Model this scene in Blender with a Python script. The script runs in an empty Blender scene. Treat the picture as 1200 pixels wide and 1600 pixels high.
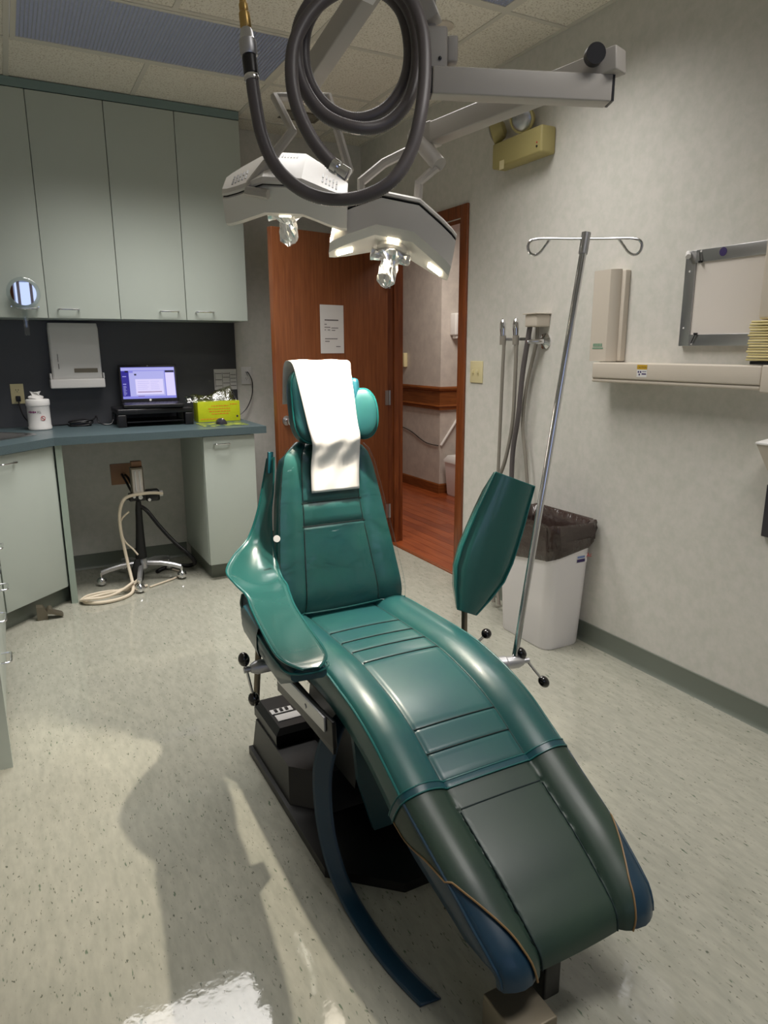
import bpy, bmesh, math, random
from mathutils import Vector, Matrix
from mathutils.geometry import tessellate_polygon
random.seed(7)
S = bpy.context.scene
COL = S.collection
PI = math.pi
V = Vector

# ------------------------------------------------------------------ camera
def make_camera():
    cd = bpy.data.cameras.new('camera'); co = bpy.data.objects.new('camera', cd); COL.objects.link(co)
    yaw, pit, rol = math.radians(27.955), math.radians(13.15), math.radians(-0.227)
    f = V((math.sin(yaw)*math.cos(pit), math.cos(yaw)*math.cos(pit), -math.sin(pit)))
    r = V((math.cos(yaw), -math.sin(yaw), 0)); u = r.cross(f)
    r, u = r*math.cos(rol)+u*math.sin(rol), -r*math.sin(rol)+u*math.cos(rol)
    M = Matrix((r, u, -f)).transposed().to_4x4(); M.translation = (0, 0, 1.375)
    co.matrix_world = M
    cd.sensor_fit = 'VERTICAL'; cd.sensor_height = 32.0; cd.lens = 1087.4/1600*32.0
    cd.clip_start = .02
    S.camera = co
make_camera()

# ------------------------------------------------------------------ world, lights, exposure
w = bpy.data.worlds.new('world'); S.world = w; w.use_nodes = True
w.node_tree.nodes['Background'].inputs[0].default_value = (.55, .68, 1, 1)
w.node_tree.nodes['Background'].inputs[1].default_value = .4
S.view_settings.view_transform = 'Standard'; S.view_settings.look = 'None'
S.view_settings.gamma = 1; S.view_settings.use_curve_mapping = False
S.view_settings.exposure = 0.0
def area(name, loc, sx, sy, power, col, spread=180, rot=(0, 0, 0)):
    l = bpy.data.lights.new(name, 'AREA'); l.shape = 'RECTANGLE'; l.size = sx; l.size_y = sy
    l.energy = power; l.color = col; l.spread = math.radians(spread)
    o = bpy.data.objects.new(name, l); o.location = loc; o.rotation_euler = rot; COL.objects.link(o); return o
FIXT = [(.16, 3.26), (.77, 2.04), (.77, .21)]          # corner of each 4 ft x 2 ft louvred ceiling light
FLUO = (1.0, .965, .925)
FPOW = [22.5, 18.5, 14.5]
FSPR = [104, 128, 118]
for (fx, fy), pw, fs in zip(FIXT, FPOW, FSPR):
    area('ceiling_light_tube_glow', (fx+.605, fy+.305, 2.722), 1.16, .56, pw, FLUO, fs)
area('daylight_at_window', (.45, -1.72, 1.6), 1.7, 1.25, 3.6, (.62, .72, 1.0), 150, (PI/2, 0, 0))
area('hall_ceiling_glow', (3.1, 4.6, 2.55), .5, 1.2, 30, (1.0, .92, .82), 170)

# ------------------------------------------------------------------ materials
def lin(c):
    return tuple((x/12.92 if x <= .04045 else ((x+.055)/1.055)**2.4) for x in c)
def rgb(r, g, b): return lin((r/255, g/255, b/255))+(1,)
def pm(name, col, rough=.5, metal=0, coat=0, spec=.5, trans=0, alpha=1, emit=None, estr=0, bump=None, var=None, sheen=0):
    """procedural principled material; var=(scale, dark colour, lo, hi, stretch), bump=(scale, strength, distance)"""
    m = bpy.data.materials.new(name); m.use_nodes = True
    nt = m.node_tree; b = nt.nodes['Principled BSDF']; I = b.inputs
    I['Base Color'].default_value = col; I['Roughness'].default_value = rough; I['Metallic'].default_value = metal
    I['Coat Weight'].default_value = coat; I['Coat Roughness'].default_value = .12
    I['Specular IOR Level'].default_value = spec; I['Transmission Weight'].default_value = trans; I['Alpha'].default_value = alpha
    if emit: I['Emission Color'].default_value = emit; I['Emission Strength'].default_value = estr
    if var or bump:
        tc = nt.nodes.new('ShaderNodeTexCoord'); mp = nt.nodes.new('ShaderNodeMapping')
        nt.links.new(tc.outputs['Object'], mp.inputs[0])
        if var and len(var) > 4: mp.inputs['Scale'].default_value = var[4]
    if var:
        n = nt.nodes.new('ShaderNodeTexNoise'); n.inputs['Scale'].default_value = var[0]; n.inputs['Detail'].default_value = 5
        n.inputs['Roughness'].default_value = .6
        nt.links.new(mp.outputs[0], n.inputs['Vector'])
        cr = nt.nodes.new('ShaderNodeValToRGB'); cr.color_ramp.elements[0].position = var[2]; cr.color_ramp.elements[1].position = var[3]
        cr.color_ramp.elements[0].color = var[1]; cr.color_ramp.elements[1].color = col
        nt.links.new(n.outputs['Fac'], cr.inputs[0]); nt.links.new(cr.outputs[0], I['Base Color'])
    if bump:
        n2 = nt.nodes.new('ShaderNodeTexNoise'); n2.inputs['Scale'].default_value = bump[0]; n2.inputs['Detail'].default_value = 4
        nt.links.new(tc.outputs['Object'], n2.inputs['Vector'])
        bp = nt.nodes.new('ShaderNodeBump'); bp.inputs['Strength'].default_value = bump[1]; bp.inputs['Distance'].default_value = bump[2]
        nt.links.new(n2.outputs['Fac'], bp.inputs['Height']); nt.links.new(bp.outputs[0], I['Normal'])
    return m
M = {}
M['wall'] = pm('wallpaper', rgb(218, 214, 207), .6, bump=(160, .08, .001), var=(26, rgb(207, 206, 197), .35, .65))
M['hallwall'] = pm('hall_wallpaper', rgb(206, 198, 190), .7, bump=(120, .2, .002), var=(12, rgb(192, 184, 178), .35, .65))
M['cab'] = pm('cabinet_laminate', rgb(184, 192, 184), .42)
M['cabedge'] = pm('cabinet_edge', rgb(158, 172, 160), .5)
M['fascia'] = pm('fascia_laminate', rgb(120, 140, 138), .5)
M['counter'] = pm('counter_laminate', rgb(86, 102, 106), .34, var=(300, rgb(74, 90, 95), .4, .6))
M['splash'] = pm('backsplash_laminate', rgb(70, 71, 75), .4)
M['cove'] = pm('cove_base_vinyl', rgb(112, 118, 108), .35)
M['chrome'] = pm('chrome', (.75, .75, .77, 1), .12, 1)
M['steel'] = pm('brushed_steel', (.50, .50, .51, 1), .32, 1, bump=(300, .1, .001))
M['alu'] = pm('cast_aluminium', (.55, .55, .57, 1), .38, .85)
M['dullmetal'] = pm('dull_painted_metal', rgb(128, 120, 104), .42, .7)
M['brassy'] = pm('brass', (.62, .42, .16, 1), .3, 1)
M['bronze'] = pm('bronze_plate', rgb(150, 112, 84), .45, .3)
M['black'] = pm('black_plastic', rgb(22, 21, 24), .35)
M['blackmetal'] = pm('black_enamel', rgb(9, 8, 9), .38, 0, .05)
M['knob'] = pm('black_bakelite', rgb(14, 11, 13), .1, 0, .6)
M['rubber'] = pm('black_rubber', rgb(20, 20, 20), .6)
M['teal'] = pm('teal_vinyl', rgb(34, 86, 81), .36, coat=.08, bump=(420, .04, .001), var=(5, rgb(27, 74, 79), .3, .7))
M['tealgloss'] = pm('teal_vinyl_glossy', rgb(38, 88, 84), .24, coat=.45, bump=(6, .12, .01))
M['tealdark'] = pm('blue_teal_vinyl', rgb(16, 66, 76), .33, coat=.15, bump=(420, .06, .001))
M['tealpipe'] = pm('teal_piping', rgb(22, 92, 90), .3)
M['footvinyl'] = pm('foot_cover_vinyl', rgb(42, 62, 50), .42, coat=.03, bump=(7, .06, .005), var=(7, rgb(36, 55, 48), .3, .7))
M['tan'] = pm('tan_piping', rgb(132, 104, 66), .5)
M['seam'] = pm('seam_thread', rgb(10, 34, 34), .7)
M['navy'] = pm('navy_vinyl', rgb(18, 52, 72), .38, coat=.1)  # belt's own navy; on leg cushion and piping, reflected blue as colour
M['white'] = pm('white_plastic', rgb(226, 224, 222), .4)
M['lampwhite'] = pm('lamp_enamel', rgb(214, 210, 204), .38)
M['armwhite'] = pm('arm_enamel', rgb(172, 167, 160), .42)
M['lens'] = pm('lit_lens', (1, 1, 1, 1), .3, emit=(1, .88, .62, 1), estr=14)
M['foil'] = pm('aluminium_foil', (.86, .86, .87, 1), .26, .9)
M['paper'] = pm('paper', rgb(212, 210, 208), .75)
M['print'] = pm('print_ink', rgb(60, 52, 60), .8)
M['beige'] = pm('beige_enamel', rgb(206, 196, 182), .45)
M['ivory'] = pm('ivory_plastic', rgb(222, 210, 165), .45)
M['olive'] = pm('yellowed_plastic', rgb(172, 160, 106), .5)
M['yellowfold'] = pm('cream_bellows', rgb(214, 198, 140), .55)
M['lime'] = pm('lime_card', rgb(206, 214, 30), .5, var=(9, rgb(188, 200, 20), .3, .7))
M['orange'] = pm('orange_print', rgb(222, 150, 30), .6)
M['cream'] = pm('cream_tube', rgb(226, 212, 190), .45)
M['greytube'] = pm('grey_tube', rgb(138, 132, 122), .45)
M['hose'] = pm('grey_ribbed_hose', rgb(92, 86, 86), .42)
M['bag'] = pm('brown_bin_liner', rgb(62, 50, 46), .2, coat=.3, bump=(16, .5, .02))
M['bin'] = pm('white_bin_plastic', rgb(240, 236, 238), .42)
M['purple'] = pm('purple_ink', rgb(120, 30, 100), .6)
M['darkink'] = pm('navy_ink', rgb(52, 36, 92), .6)
M['blueink'] = pm('blue_ink', rgb(120, 140, 190), .6)
M['red'] = pm('red_ink', rgb(205, 60, 60), .6)
M['greenink'] = pm('green_ink', rgb(120, 158, 132), .6)
M['amber'] = pm('amber_sticker', rgb(200, 160, 40), .5)
M['tee'] = pm('ceiling_tee', rgb(214, 210, 198), .5)
M['louvre'] = pm('louvre_chrome', (.60, .62, .68, 1), .28, .75)
M['tubeglow'] = pm('lit_reflector', (.5, .5, .52, 1), .4, emit=(.93, .94, 1.0, 1), estr=.24)
M['milk'] = pm('milk_glass', rgb(222, 214, 206), .3)
M['mirror'] = pm('mirror_glass', (.9, .9, .92, 1), .01, 1)
M['kbd'] = pm('laptop_deck', rgb(48, 46, 54), .4)
M['blind'] = pm('blind_vane', rgb(176, 160, 160), .6)

def clear(name, tint=(1, 1, 1, 1), gloss=.12, rough=.08, bump=None):
    m = bpy.data.materials.new(name); m.use_nodes = True; nt = m.node_tree; nt.nodes.clear()
    o = nt.nodes.new('ShaderNodeOutputMaterial'); mx = nt.nodes.new('ShaderNodeMixShader')
    t = nt.nodes.new('ShaderNodeBsdfTransparent'); t.inputs[0].default_value = tint
    g = nt.nodes.new('ShaderNodeBsdfGlossy'); g.inputs['Roughness'].default_value = rough
    fr = nt.nodes.new('ShaderNodeLayerWeight'); pw = nt.nodes.new('ShaderNodeMath'); pw.operation = 'POWER'; pw.inputs[1].default_value = 4.5
    ad = nt.nodes.new('ShaderNodeMath'); ad.operation = 'MULTIPLY_ADD'; ad.inputs[1].default_value = .9; ad.inputs[2].default_value = gloss; ad.use_clamp = True
    nt.links.new(fr.outputs['Facing'], pw.inputs[0]); nt.links.new(pw.outputs[0], ad.inputs[0]); nt.links.new(ad.outputs[0], mx.inputs[0])
    nt.links.new(t.outputs[0], mx.inputs[1]); nt.links.new(g.outputs[0], mx.inputs[2]); nt.links.new(mx.outputs[0], o.inputs[0])
    if bump:
        tc = nt.nodes.new('ShaderNodeTexCoord'); n = nt.nodes.new('ShaderNodeTexNoise'); n.inputs['Scale'].default_value = bump[0]
        n.inputs['Detail'].default_value = 3; n.inputs['Distortion'].default_value = 1.2
        b = nt.nodes.new('ShaderNodeBump'); b.inputs['Strength'].default_value = bump[1]; b.inputs['Distance'].default_value = bump[2]
        nt.links.new(tc.outputs['Object'], n.inputs['Vector']); nt.links.new(n.outputs['Fac'], b.inputs['Height'])
        nt.links.new(b.outputs[0], g.inputs['Normal']); nt.links.new(b.outputs[0], fr.inputs['Normal'])
    return m
M['clearvinyl'] = clear('clear_vinyl', (.97, .98, .98, 1), .03, .12, (12, .5, .02))
M['acrylic'] = clear('clear_acrylic', (.92, .95, .96, 1), .08, .05)
M['polybag'] = clear('clear_poly_bag', (.72, .72, .76, 1), .25, .15, (22, .8, .02))
M['glass'] = clear('window_glass', (.97, .98, 1, 1), 0, .02)

def wood(name, c1, c2, rough, stretch, plank=False):
    m = pm(name, c1, rough, coat=.15); nt = m.node_tree; b = nt.nodes['Principled BSDF']
    tc = nt.nodes.new('ShaderNodeTexCoord'); mp = nt.nodes.new('ShaderNodeMapping'); mp.inputs['Scale'].default_value = stretch
    n = nt.nodes.new('ShaderNodeTexNoise'); n.inputs['Scale'].default_value = 6; n.inputs['Detail'].default_value = 8; n.inputs['Distortion'].default_value = .5
    cr = nt.nodes.new('ShaderNodeValToRGB'); cr.color_ramp.elements[0].position = .32; cr.color_ramp.elements[1].position = .68
    cr.color_ramp.elements[0].color = c2; cr.color_ramp.elements[1].color = c1
    nt.links.new(tc.outputs['Object'], mp.inputs[0]); nt.links.new(mp.outputs[0], n.inputs['Vector'])
    nt.links.new(n.outputs['Fac'], cr.inputs[0]); nt.links.new(cr.outputs[0], b.inputs['Base Color'])
    return m
M['doorwood'] = wood('door_veneer', rgb(136, 80, 44), rgb(114, 62, 32), .4, (14, 14, .7))
M['trimwood'] = wood('trim_oak', rgb(138, 74, 34), rgb(106, 52, 22), .4, (10, 10, .8))
M['dado'] = wood('dado_oak', rgb(140, 82, 40), rgb(108, 58, 26), .4, (.8, .8, 10))
M['plankA'] = wood('plank_oak', rgb(160, 82, 42), rgb(128, 58, 28), .3, (10, .7, 4))
M['plankB'] = wood('plank_oak_dark', rgb(138, 66, 34), rgb(112, 50, 26), .3, (10, .7, 4))

def floor_mat():
    m = pm('sheet_vinyl', rgb(176, 178, 164), .055, spec=.5); nt = m.node_tree; b = nt.nodes['Principled BSDF']
    tc = nt.nodes.new('ShaderNodeTexCoord')
    def noise(scale, st, det=4):
        mp = nt.nodes.new('ShaderNodeMapping'); mp.inputs['Scale'].default_value = st; nt.links.new(tc.outputs['Object'], mp.inputs[0])
        n = nt.nodes.new('ShaderNodeTexNoise'); n.inputs['Scale'].default_value = scale; n.inputs['Detail'].default_value = det
        nt.links.new(mp.outputs[0], n.inputs['Vector']); return n
    def ramp(n, a, c0, e, c1):
        r = nt.nodes.new('ShaderNodeValToRGB'); r.color_ramp.elements[0].position = a; r.color_ramp.elements[1].position = e
        r.color_ramp.elements[0].color = c0; r.color_ramp.elements[1].color = c1; nt.links.new(n.outputs['Fac'], r.inputs[0]); return r
    def mul(a, bb):
        x = nt.nodes.new('ShaderNodeMix'); x.data_type = 'RGBA'; x.blend_type = 'MULTIPLY'; x.inputs['Factor'].default_value = 1
        nt.links.new(a, x.inputs['A']); nt.links.new(bb, x.inputs['B']); return x.outputs['Result']
    a = ramp(noise(60, (1, .3, 1), 6), .3, rgb(157, 157, 144), .7, rgb(172, 170, 157))
    k = ramp(noise(190, (1, .3, 1), 2), .27, rgb(158, 163, 158), .33, (1, 1, 1, 1))
    g = ramp(noise(110, (1, .25, 1), 2), .25, rgb(165, 184, 172), .31, (1, 1, 1, 1))
    o = mul(mul(a.outputs[0], k.outputs[0]), g.outputs[0])
    nt.links.new(o, b.inputs['Base Color'])
    bn = noise(26, (1, 1, 1), 3); bp = nt.nodes.new('ShaderNodeBump'); bp.inputs['Strength'].default_value = .08; bp.inputs['Distance'].default_value = .004
    nt.links.new(bn.outputs['Fac'], bp.inputs['Height']); nt.links.new(bp.outputs[0], b.inputs['Normal'])
    return m
M['floor'] = floor_mat()
def tile_mat():
    m = pm('acoustic_tile', rgb(206, 204, 192), .8); nt = m.node_tree; b = nt.nodes['Principled BSDF']
    ge = nt.nodes.new('ShaderNodeNewGeometry'); n = nt.nodes.new('ShaderNodeTexNoise'); n.inputs['Scale'].default_value = 120; n.inputs['Detail'].default_value = 3
    nt.links.new(ge.outputs['Position'], n.inputs['Vector'])
    cr = nt.nodes.new('ShaderNodeValToRGB'); cr.color_ramp.elements[0].position = .36; cr.color_ramp.elements[1].position = .47
    cr.color_ramp.elements[0].color = rgb(206, 197, 180); cr.color_ramp.elements[1].color = rgb(238, 233, 220)
    nt.links.new(n.outputs['Fac'], cr.inputs[0]); nt.links.new(cr.outputs[0], b.inputs['Base Color'])
    bp = nt.nodes.new('ShaderNodeBump'); bp.inputs['Strength'].default_value = .8; bp.inputs['Distance'].default_value = .006
    nt.links.new(cr.outputs[0], bp.inputs['Height']); nt.links.new(bp.outputs[0], b.inputs['Normal'])
    return m
M['tile'] = tile_mat()

# ------------------------------------------------------------------ mesh helpers
class MB:
    def __init__(s): s.v = []; s.f = []
    def add(s, vs, fs):
        k = len(s.v); s.v += [V(p) for p in vs]; s.f += [tuple(i+k for i in f) for f in fs]; return s
    def box(s, a, b, bev=0):
        x0, y0, z0 = [min(a[i], b[i]) for i in range(3)]; x1, y1, z1 = [max(a[i], b[i]) for i in range(3)]
        if bev <= 0:
            return s.add([(x0,y0,z0),(x1,y0,z0),(x1,y1,z0),(x0,y1,z0),(x0,y0,z1),(x1,y0,z1),(x1,y1,z1),(x0,y1,z1)],
                         [(0,3,2,1),(4,5,6,7),(0,1,5,4),(1,2,6,5),(2,3,7,6),(3,0,4,7)])
        bm = bmesh.new(); bmesh.ops.create_cube(bm, size=1)
        for q in bm.verts: q.co = V(((x0+x1)/2+q.co.x*(x1-x0), (y0+y1)/2+q.co.y*(y1-y0), (z0+z1)/2+q.co.z*(z1-z0)))
        bmesh.ops.bevel(bm, geom=list(bm.edges), offset=min(bev, .49*min(x1-x0, y1-y0, z1-z0)), segments=3, affect='EDGES', profile=.5)
        return s.bm(bm)
    def bm(s, bm):
        bm.verts.index_update(); vs = [q.co.copy() for q in bm.verts]; fs = [[q.index for q in f.verts] for f in bm.faces]; bm.free(); return s.add(vs, fs)
    def obox(s, c, ax, ay, az, h, bev=0):
        t = MB().box((-h[0], -h[1], -h[2]), h, bev); c = V(c); ax, ay, az = V(ax), V(ay), V(az)
        return s.add([c+ax*p.x+ay*p.y+az*p.z for p in t.v], t.f)
    def bar(s, p, q, wd, ht, up=(0, 0, 1), bev=0):
        p, q = V(p), V(q); d = (q-p); L = d.length; d.normalize(); sd = d.cross(V(up)).normalized(); u = sd.cross(d)
        return s.obox((p+q)/2, d, sd, u, (L/2, wd/2, ht/2), bev)
    def cyl(s, p, q, r0, r1=None, n=20, cap=True):
        r1 = r0 if r1 is None else r1; p, q = V(p), V(q); d = (q-p).normalized()
        a = d.cross(V((0, 0, 1)) if abs(d.z) < .9 else V((1, 0, 0))).normalized(); b = d.cross(a)
        ring = lambda c, r: [c+(a*math.cos(2*PI*i/n)+b*math.sin(2*PI*i/n))*r for i in range(n)]
        vs = ring(p, r0)+ring(q, r1); fs = [(i, (i+1) % n, n+(i+1) % n, n+i) for i in range(n)]
        if cap: fs += [tuple(range(n))[::-1], tuple(range(n, 2*n))]
        return s.add(vs, fs)
    def lathe(s, o, axis, prof, n=28):
        """prof: (radius, height) along axis"""
        o, d = V(o), V(axis).normalized(); a = d.cross(V((0, 0, 1)) if abs(d.z) < .9 else V((1, 0, 0))).normalized(); b = d.cross(a)
        vs = [o+d*h+(a*math.cos(2*PI*i/n)+b*math.sin(2*PI*i/n))*max(r, 1e-4) for r, h in prof for i in range(n)]
        fs = []
        for k in range(len(prof)-1):
            for i in range(n): fs.append((k*n+i, k*n+(i+1) % n, (k+1)*n+(i+1) % n, (k+1)*n+i))
        fs += [tuple(range(n))[::-1], tuple(range((len(prof)-1)*n, len(prof)*n))]
        return s.add(vs, fs)
    def ball(s, c, r, sc=(1, 1, 1), ax=None, nu=18, nv=12):
        c = V(c); X, Y, Z = ax or (V((1, 0, 0)), V((0, 1, 0)), V((0, 0, 1))); vs = []; fs = []
        for j in range(nv+1):
            t = PI*j/nv
            for i in range(nu):
                p = 2*PI*i/nu; vs.append(c+X*(r*sc[0]*math.sin(t)*math.cos(p))+Y*(r*sc[1]*math.sin(t)*math.sin(p))+Z*(r*sc[2]*math.cos(t)))
        for j in range(nv):
            for i in range(nu): fs.append((j*nu+i, (j+1)*nu+i, (j+1)*nu+(i+1) % nu, j*nu+(i+1) % nu))
        return s.add(vs, fs)
    def loft(s, rings, cap=True, closed=True):
        n = len(rings[0]); vs = [p for r in rings for p in r]; fs = []
        for k in range(len(rings)-1):
            for i in range(n if closed else n-1): fs.append((k*n+i, k*n+(i+1) % n, (k+1)*n+(i+1) % n, (k+1)*n+i))
        if cap and closed: fs += [tuple(range(n))[::-1], tuple(range((len(rings)-1)*n, len(rings)*n))]
        return s.add(vs, fs)
    def tube(s, pts, r, n=12, rfun=None):
        pts = [V(p) for p in pts]; rings = []; T = []
        for i in range(len(pts)):
            a = pts[max(0, i-1)]; b = pts[min(len(pts)-1, i+1)]; T.append((b-a).normalized())
        u = T[0].cross(V((0, 0, 1)) if abs(T[0].z) < .9 else V((1, 0, 0))).normalized()
        for i, p in enumerate(pts):
            u = (u-T[i]*u.dot(T[i])).normalized(); w_ = T[i].cross(u); rr = rfun(i) if rfun else r
            rings.append([p+(u*math.cos(2*PI*k/n)+w_*math.sin(2*PI*k/n))*rr for k in range(n)])
        return s.loft(rings)
    def prism(s, poly, z0, z1, holes=()):
        """vertical prism from XY polygon with optional holes"""
        loops = [list(poly)]+[list(h) for h in holes]; flat = [p for l in loops for p in l]
        tris = tessellate_polygon([[V((x, y, 0)) for x, y in l] for l in loops]); n = len(flat)
        vs = [(x, y, z0) for x, y in flat]+[(x, y, z1) for x, y in flat]
        fs = [tuple(t)[::-1] for t in tris]+[tuple(i+n for i in t) for t in tris]; k = 0
        for l in loops:
            m = len(l); fs += [(k+i, k+(i+1) % m, n+k+(i+1) % m, n+k+i) for i in range(m)]; k += m
        return s.add(vs, fs)
    def ext(s, poly, o, u, v, n, d):
        """polygon (a,b) in plane o+a*u+b*v extruded by d along n"""
        o, u, v, n = V(o), V(u), V(v), V(n); m = len(poly)
        vs = [o+u*a+v*b for a, b in poly]+[o+u*a+v*b+n*d for a, b in poly]
        fs = [tuple(range(m))[::-1], tuple(range(m, 2*m))]+[(i, (i+1) % m, m+(i+1) % m, m+i) for i in range(m)]
        return s.add(vs, fs)
    def quad(s, o, u, v): o, u, v = V(o), V(u), V(v); return s.add([o, o+u, o+u+v, o+v], [(0, 1, 2, 3)])
    def xf(s, mat): s.v = [mat @ p for p in s.v]; return s

def smooth_path(pts, sub=8):
    P = [V(p) for p in pts]; out = []
    for i in range(len(P)-1):
        p0 = P[max(i-1, 0)]; p1 = P[i]; p2 = P[i+1]; p3 = P[min(i+2, len(P)-1)]
        for k in range(sub):
            t = k/sub; out.append(.5*((2*p1)+(p2-p0)*t+(2*p0-5*p1+4*p2-p3)*t*t+(3*p1-p0-3*p2+p3)*t**3))
    out.append(P[-1]); return out
def resample(pts, step):
    out = [pts[0].copy()]; acc = 0
    for a, b in zip(pts[:-1], pts[1:]):
        L = (b-a).length; d = step-acc
        while d <= L: out.append(a.lerp(b, d/L)); d += step
        acc = L-(d-step)
    return out
def lerpf(x, xs, ys):
    if x <= xs[0]: return ys[0]
    for i in range(len(xs)-1):
        if x <= xs[i+1]: t = (x-xs[i])/(xs[i+1]-xs[i]); return ys[i]+(ys[i+1]-ys[i])*t
    return ys[-1]
ORG = {}
def obj(name, mb, mat, parent=None, flat=False, org=None, label=None, angle=35):
    me = bpy.data.meshes.new(name)
    if parent is not None: o_ = ORG[parent.name]
    elif org is not None: o_ = V(org)
    else:
        xs = [p.x for p in mb.v]; ys = [p.y for p in mb.v]; zs = [p.z for p in mb.v]
        o_ = V(((min(xs)+max(xs))/2, (min(ys)+max(ys))/2, min(zs)))
    me.from_pydata([tuple(p-o_) for p in mb.v], [], mb.f); me.validate(); me.update()
    bm = bmesh.new(); bm.from_mesh(me); bmesh.ops.recalc_face_normals(bm, faces=list(bm.faces)); bm.to_mesh(me); bm.free()
    if not flat:
        me.shade_smooth(); me.set_sharp_from_angle(angle=math.radians(angle))
    me.materials.append(M[mat] if isinstance(mat, str) else mat)
    o = bpy.data.objects.new(name, me); COL.objects.link(o); ORG[o.name] = o_
    if parent is not None: o.parent = parent
    else: o.location = o_
    if label: o['label'] = label
    if name in ('print', 'vent_slots', 'fine_print', 'slot', 'name_marks', 'symbol', 'emblem', 'brand_mark', 'switch') and parent is not None: o['kind'] = 'stuff'
    return o
def thing(name, loc, label, cat, group=None):
    o = bpy.data.objects.new(name, None); COL.objects.link(o); o.location = loc; o.empty_display_size = .05; ORG[o.name] = V(loc)
    o['label'] = label; o['category'] = cat
    if group: o['group'] = group
    return o
def tag(o, label, cat, group=None):
    o['label'] = label; o['category'] = cat
    if group: o['group'] = group
    return o
def struct(o, label=None, cat='room'):
    o['kind'] = 'structure'; o['category'] = cat
    if label: o['label'] = label
    return o
def copy_to(src, parent, delta):
    c = src.copy(); COL.objects.link(c); c.parent = parent; c.location = src.location+V(delta); ORG[c.name] = ORG[src.name]; return c
def text_mb(txt, size, o, u, v):
    cu = bpy.data.curves.new('lettering', 'FONT'); cu.body = txt; cu.size = size; cu.align_x = 'CENTER'; cu.resolution_u = 2
    t = bpy.data.objects.new('lettering', cu); COL.objects.link(t)
    dg = bpy.context.evaluated_depsgraph_get(); me = t.evaluated_get(dg).to_mesh()
    o, u, v = V(o), V(u), V(v); mb = MB().add([o+u*p.co.x+v*p.co.y for p in me.vertices], [tuple(f.vertices) for f in me.polygons])
    bpy.data.objects.remove(t); bpy.data.curves.remove(cu); return mb

# ================================================================== ROOM
XR, YB, XL, YF, ZC = 2.325, 4.70, -.75, -1.6, 2.735
struct(obj('floor', MB().box((XL, YF, -.06), (XR, YB, 0)), 'floor'), 'pale green-grey speckled sheet vinyl floor', 'floor')
wr = MB().box((XR, YF, 0), (XR+.12, 3.44, ZC+.1)).box((XR, 4.34, 0), (XR+.12, YB+.12, ZC+.1)).box((XR, 3.44, 2.08), (XR+.12, 4.34, ZC+.1))
struct(obj('wall_right', wr, 'wall'), 'long pale green-grey papered wall with the doorway', 'wall')
struct(obj('wall_back', MB().box((XL, YB, 0), (XR, YB+.12, ZC+.1)), 'wall'), 'far wall behind the counter and open door', 'wall')
struct(obj('wall_left', MB().box((XL-.12, YF, 0), (XL, YB+.12, ZC+.1)), 'wall'), 'wall behind the drawer run at left', 'wall')
wx0, wx1, wz0, wz1 = -.45, 1.35, .95, 2.3
wf = MB().box((XL-.12, YF-.12, 0), (wx0, YF, ZC+.1)).box((wx1, YF-.12, 0), (XR+.12, YF, ZC+.1)).box((wx0, YF-.12, 0), (wx1, YF, wz0)).box((wx0, YF-.12, wz1), (wx1, YF, ZC+.1))
struct(obj('wall_front', wf, 'wall'), 'wall with the window behind the camera', 'wall')
win = obj('window_1', MB().box((wx0, YF-.09, wz0), (wx0+.04, YF-.03, wz1)).box((wx1-.04, YF-.09, wz0), (wx1, YF-.03, wz1)).box((wx0+.04, YF-.09, wz0), (wx1-.04, YF-.03, wz0+.04)).box((wx0+.04, YF-.09, wz1-.04), (wx1-.04, YF-.03, wz1)), 'trimwood')
struct(win, 'window with vertical blinds behind the camera', 'window')
obj('pane', MB().box((wx0+.04, YF-.062, wz0+.04), (wx1-.04, YF-.058, wz1-.04)), 'glass', win)
for i in range(12):
    x = wx0+.1+i*.145
    obj('blind_vane', MB().bar((x, YF-.01, wz0+.02), (x, YF-.01, wz1-.03), .06, .002, (math.cos(.5), math.sin(.5), 0)), 'blind', win)
# baseboards (cove)
cove = lambda: [(0, 0), (.016, 0), (.009, .008), (.005, .02), (.005, .095), (0, .097)]
def baseboard(name, p, q, nrm, label):
    p, q, nrm = V(p), V(q), V(nrm); d = q-p
    struct(obj(name, MB().ext(cove(), p, nrm, V((0, 0, 1)), d.normalized(), d.length), 'cove'), label, 'baseboard')
baseboard('baseboard_right', (XR, YF, 0), (XR, 3.37, 0), (-1, 0, 0), 'grey-green vinyl cove base along the papered wall')
baseboard('baseboard_back', (.215, YB, 0), (.96, YB, 0), (0, -1, 0), 'grey-green vinyl cove base in the knee space')
baseboard('baseboard_corner', (1.28, YB, 0), (XR, YB, 0), (0, -1, 0), 'vinyl cove base on the far wall behind the door')
# ceiling with tiles and tees
ceil = struct(obj('ceiling', MB().box((XL, YF, ZC+.012), (XR, YB, ZC+.1)), 'tee'), 'suspended ceiling of speckled acoustic tiles', 'ceiling')
G = .6096
gx = [.16+G*k for k in range(-2, 5)]; gy = [3.87+G*k for k in range(-9, 3)]
base_tile = None
def is_fix(x, y): return any(fx-.02 < x+.3 < fx+1.24 and fy-.02 < y+.3 < fy+.63 for fx, fy in FIXT)
for i in range(len(gx)-1):
    for j in range(len(gy)-1):
        x0, x1, y0, y1 = max(gx[i], XL), min(gx[i+1], XR), max(gy[j], YF), min(gy[j+1], YB)
        if x1-x0 < .03 or y1-y0 < .03 or is_fix(gx[i], gy[j]): continue
        full = abs(x1-x0-G) < 1e-6 and abs(y1-y0-G) < 1e-6
        if full and base_tile:
            copy_to(base_tile[0], ceil, (x0-base_tile[1], y0-base_tile[2], 0)); continue
        o = obj('ceiling_tile', MB().box((x0+.004, y0+.004, ZC), (x1-.004, y1-.004, ZC+.011)), 'tile', ceil, flat=True)
        if full: base_tile = (o, x0, y0)
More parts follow.
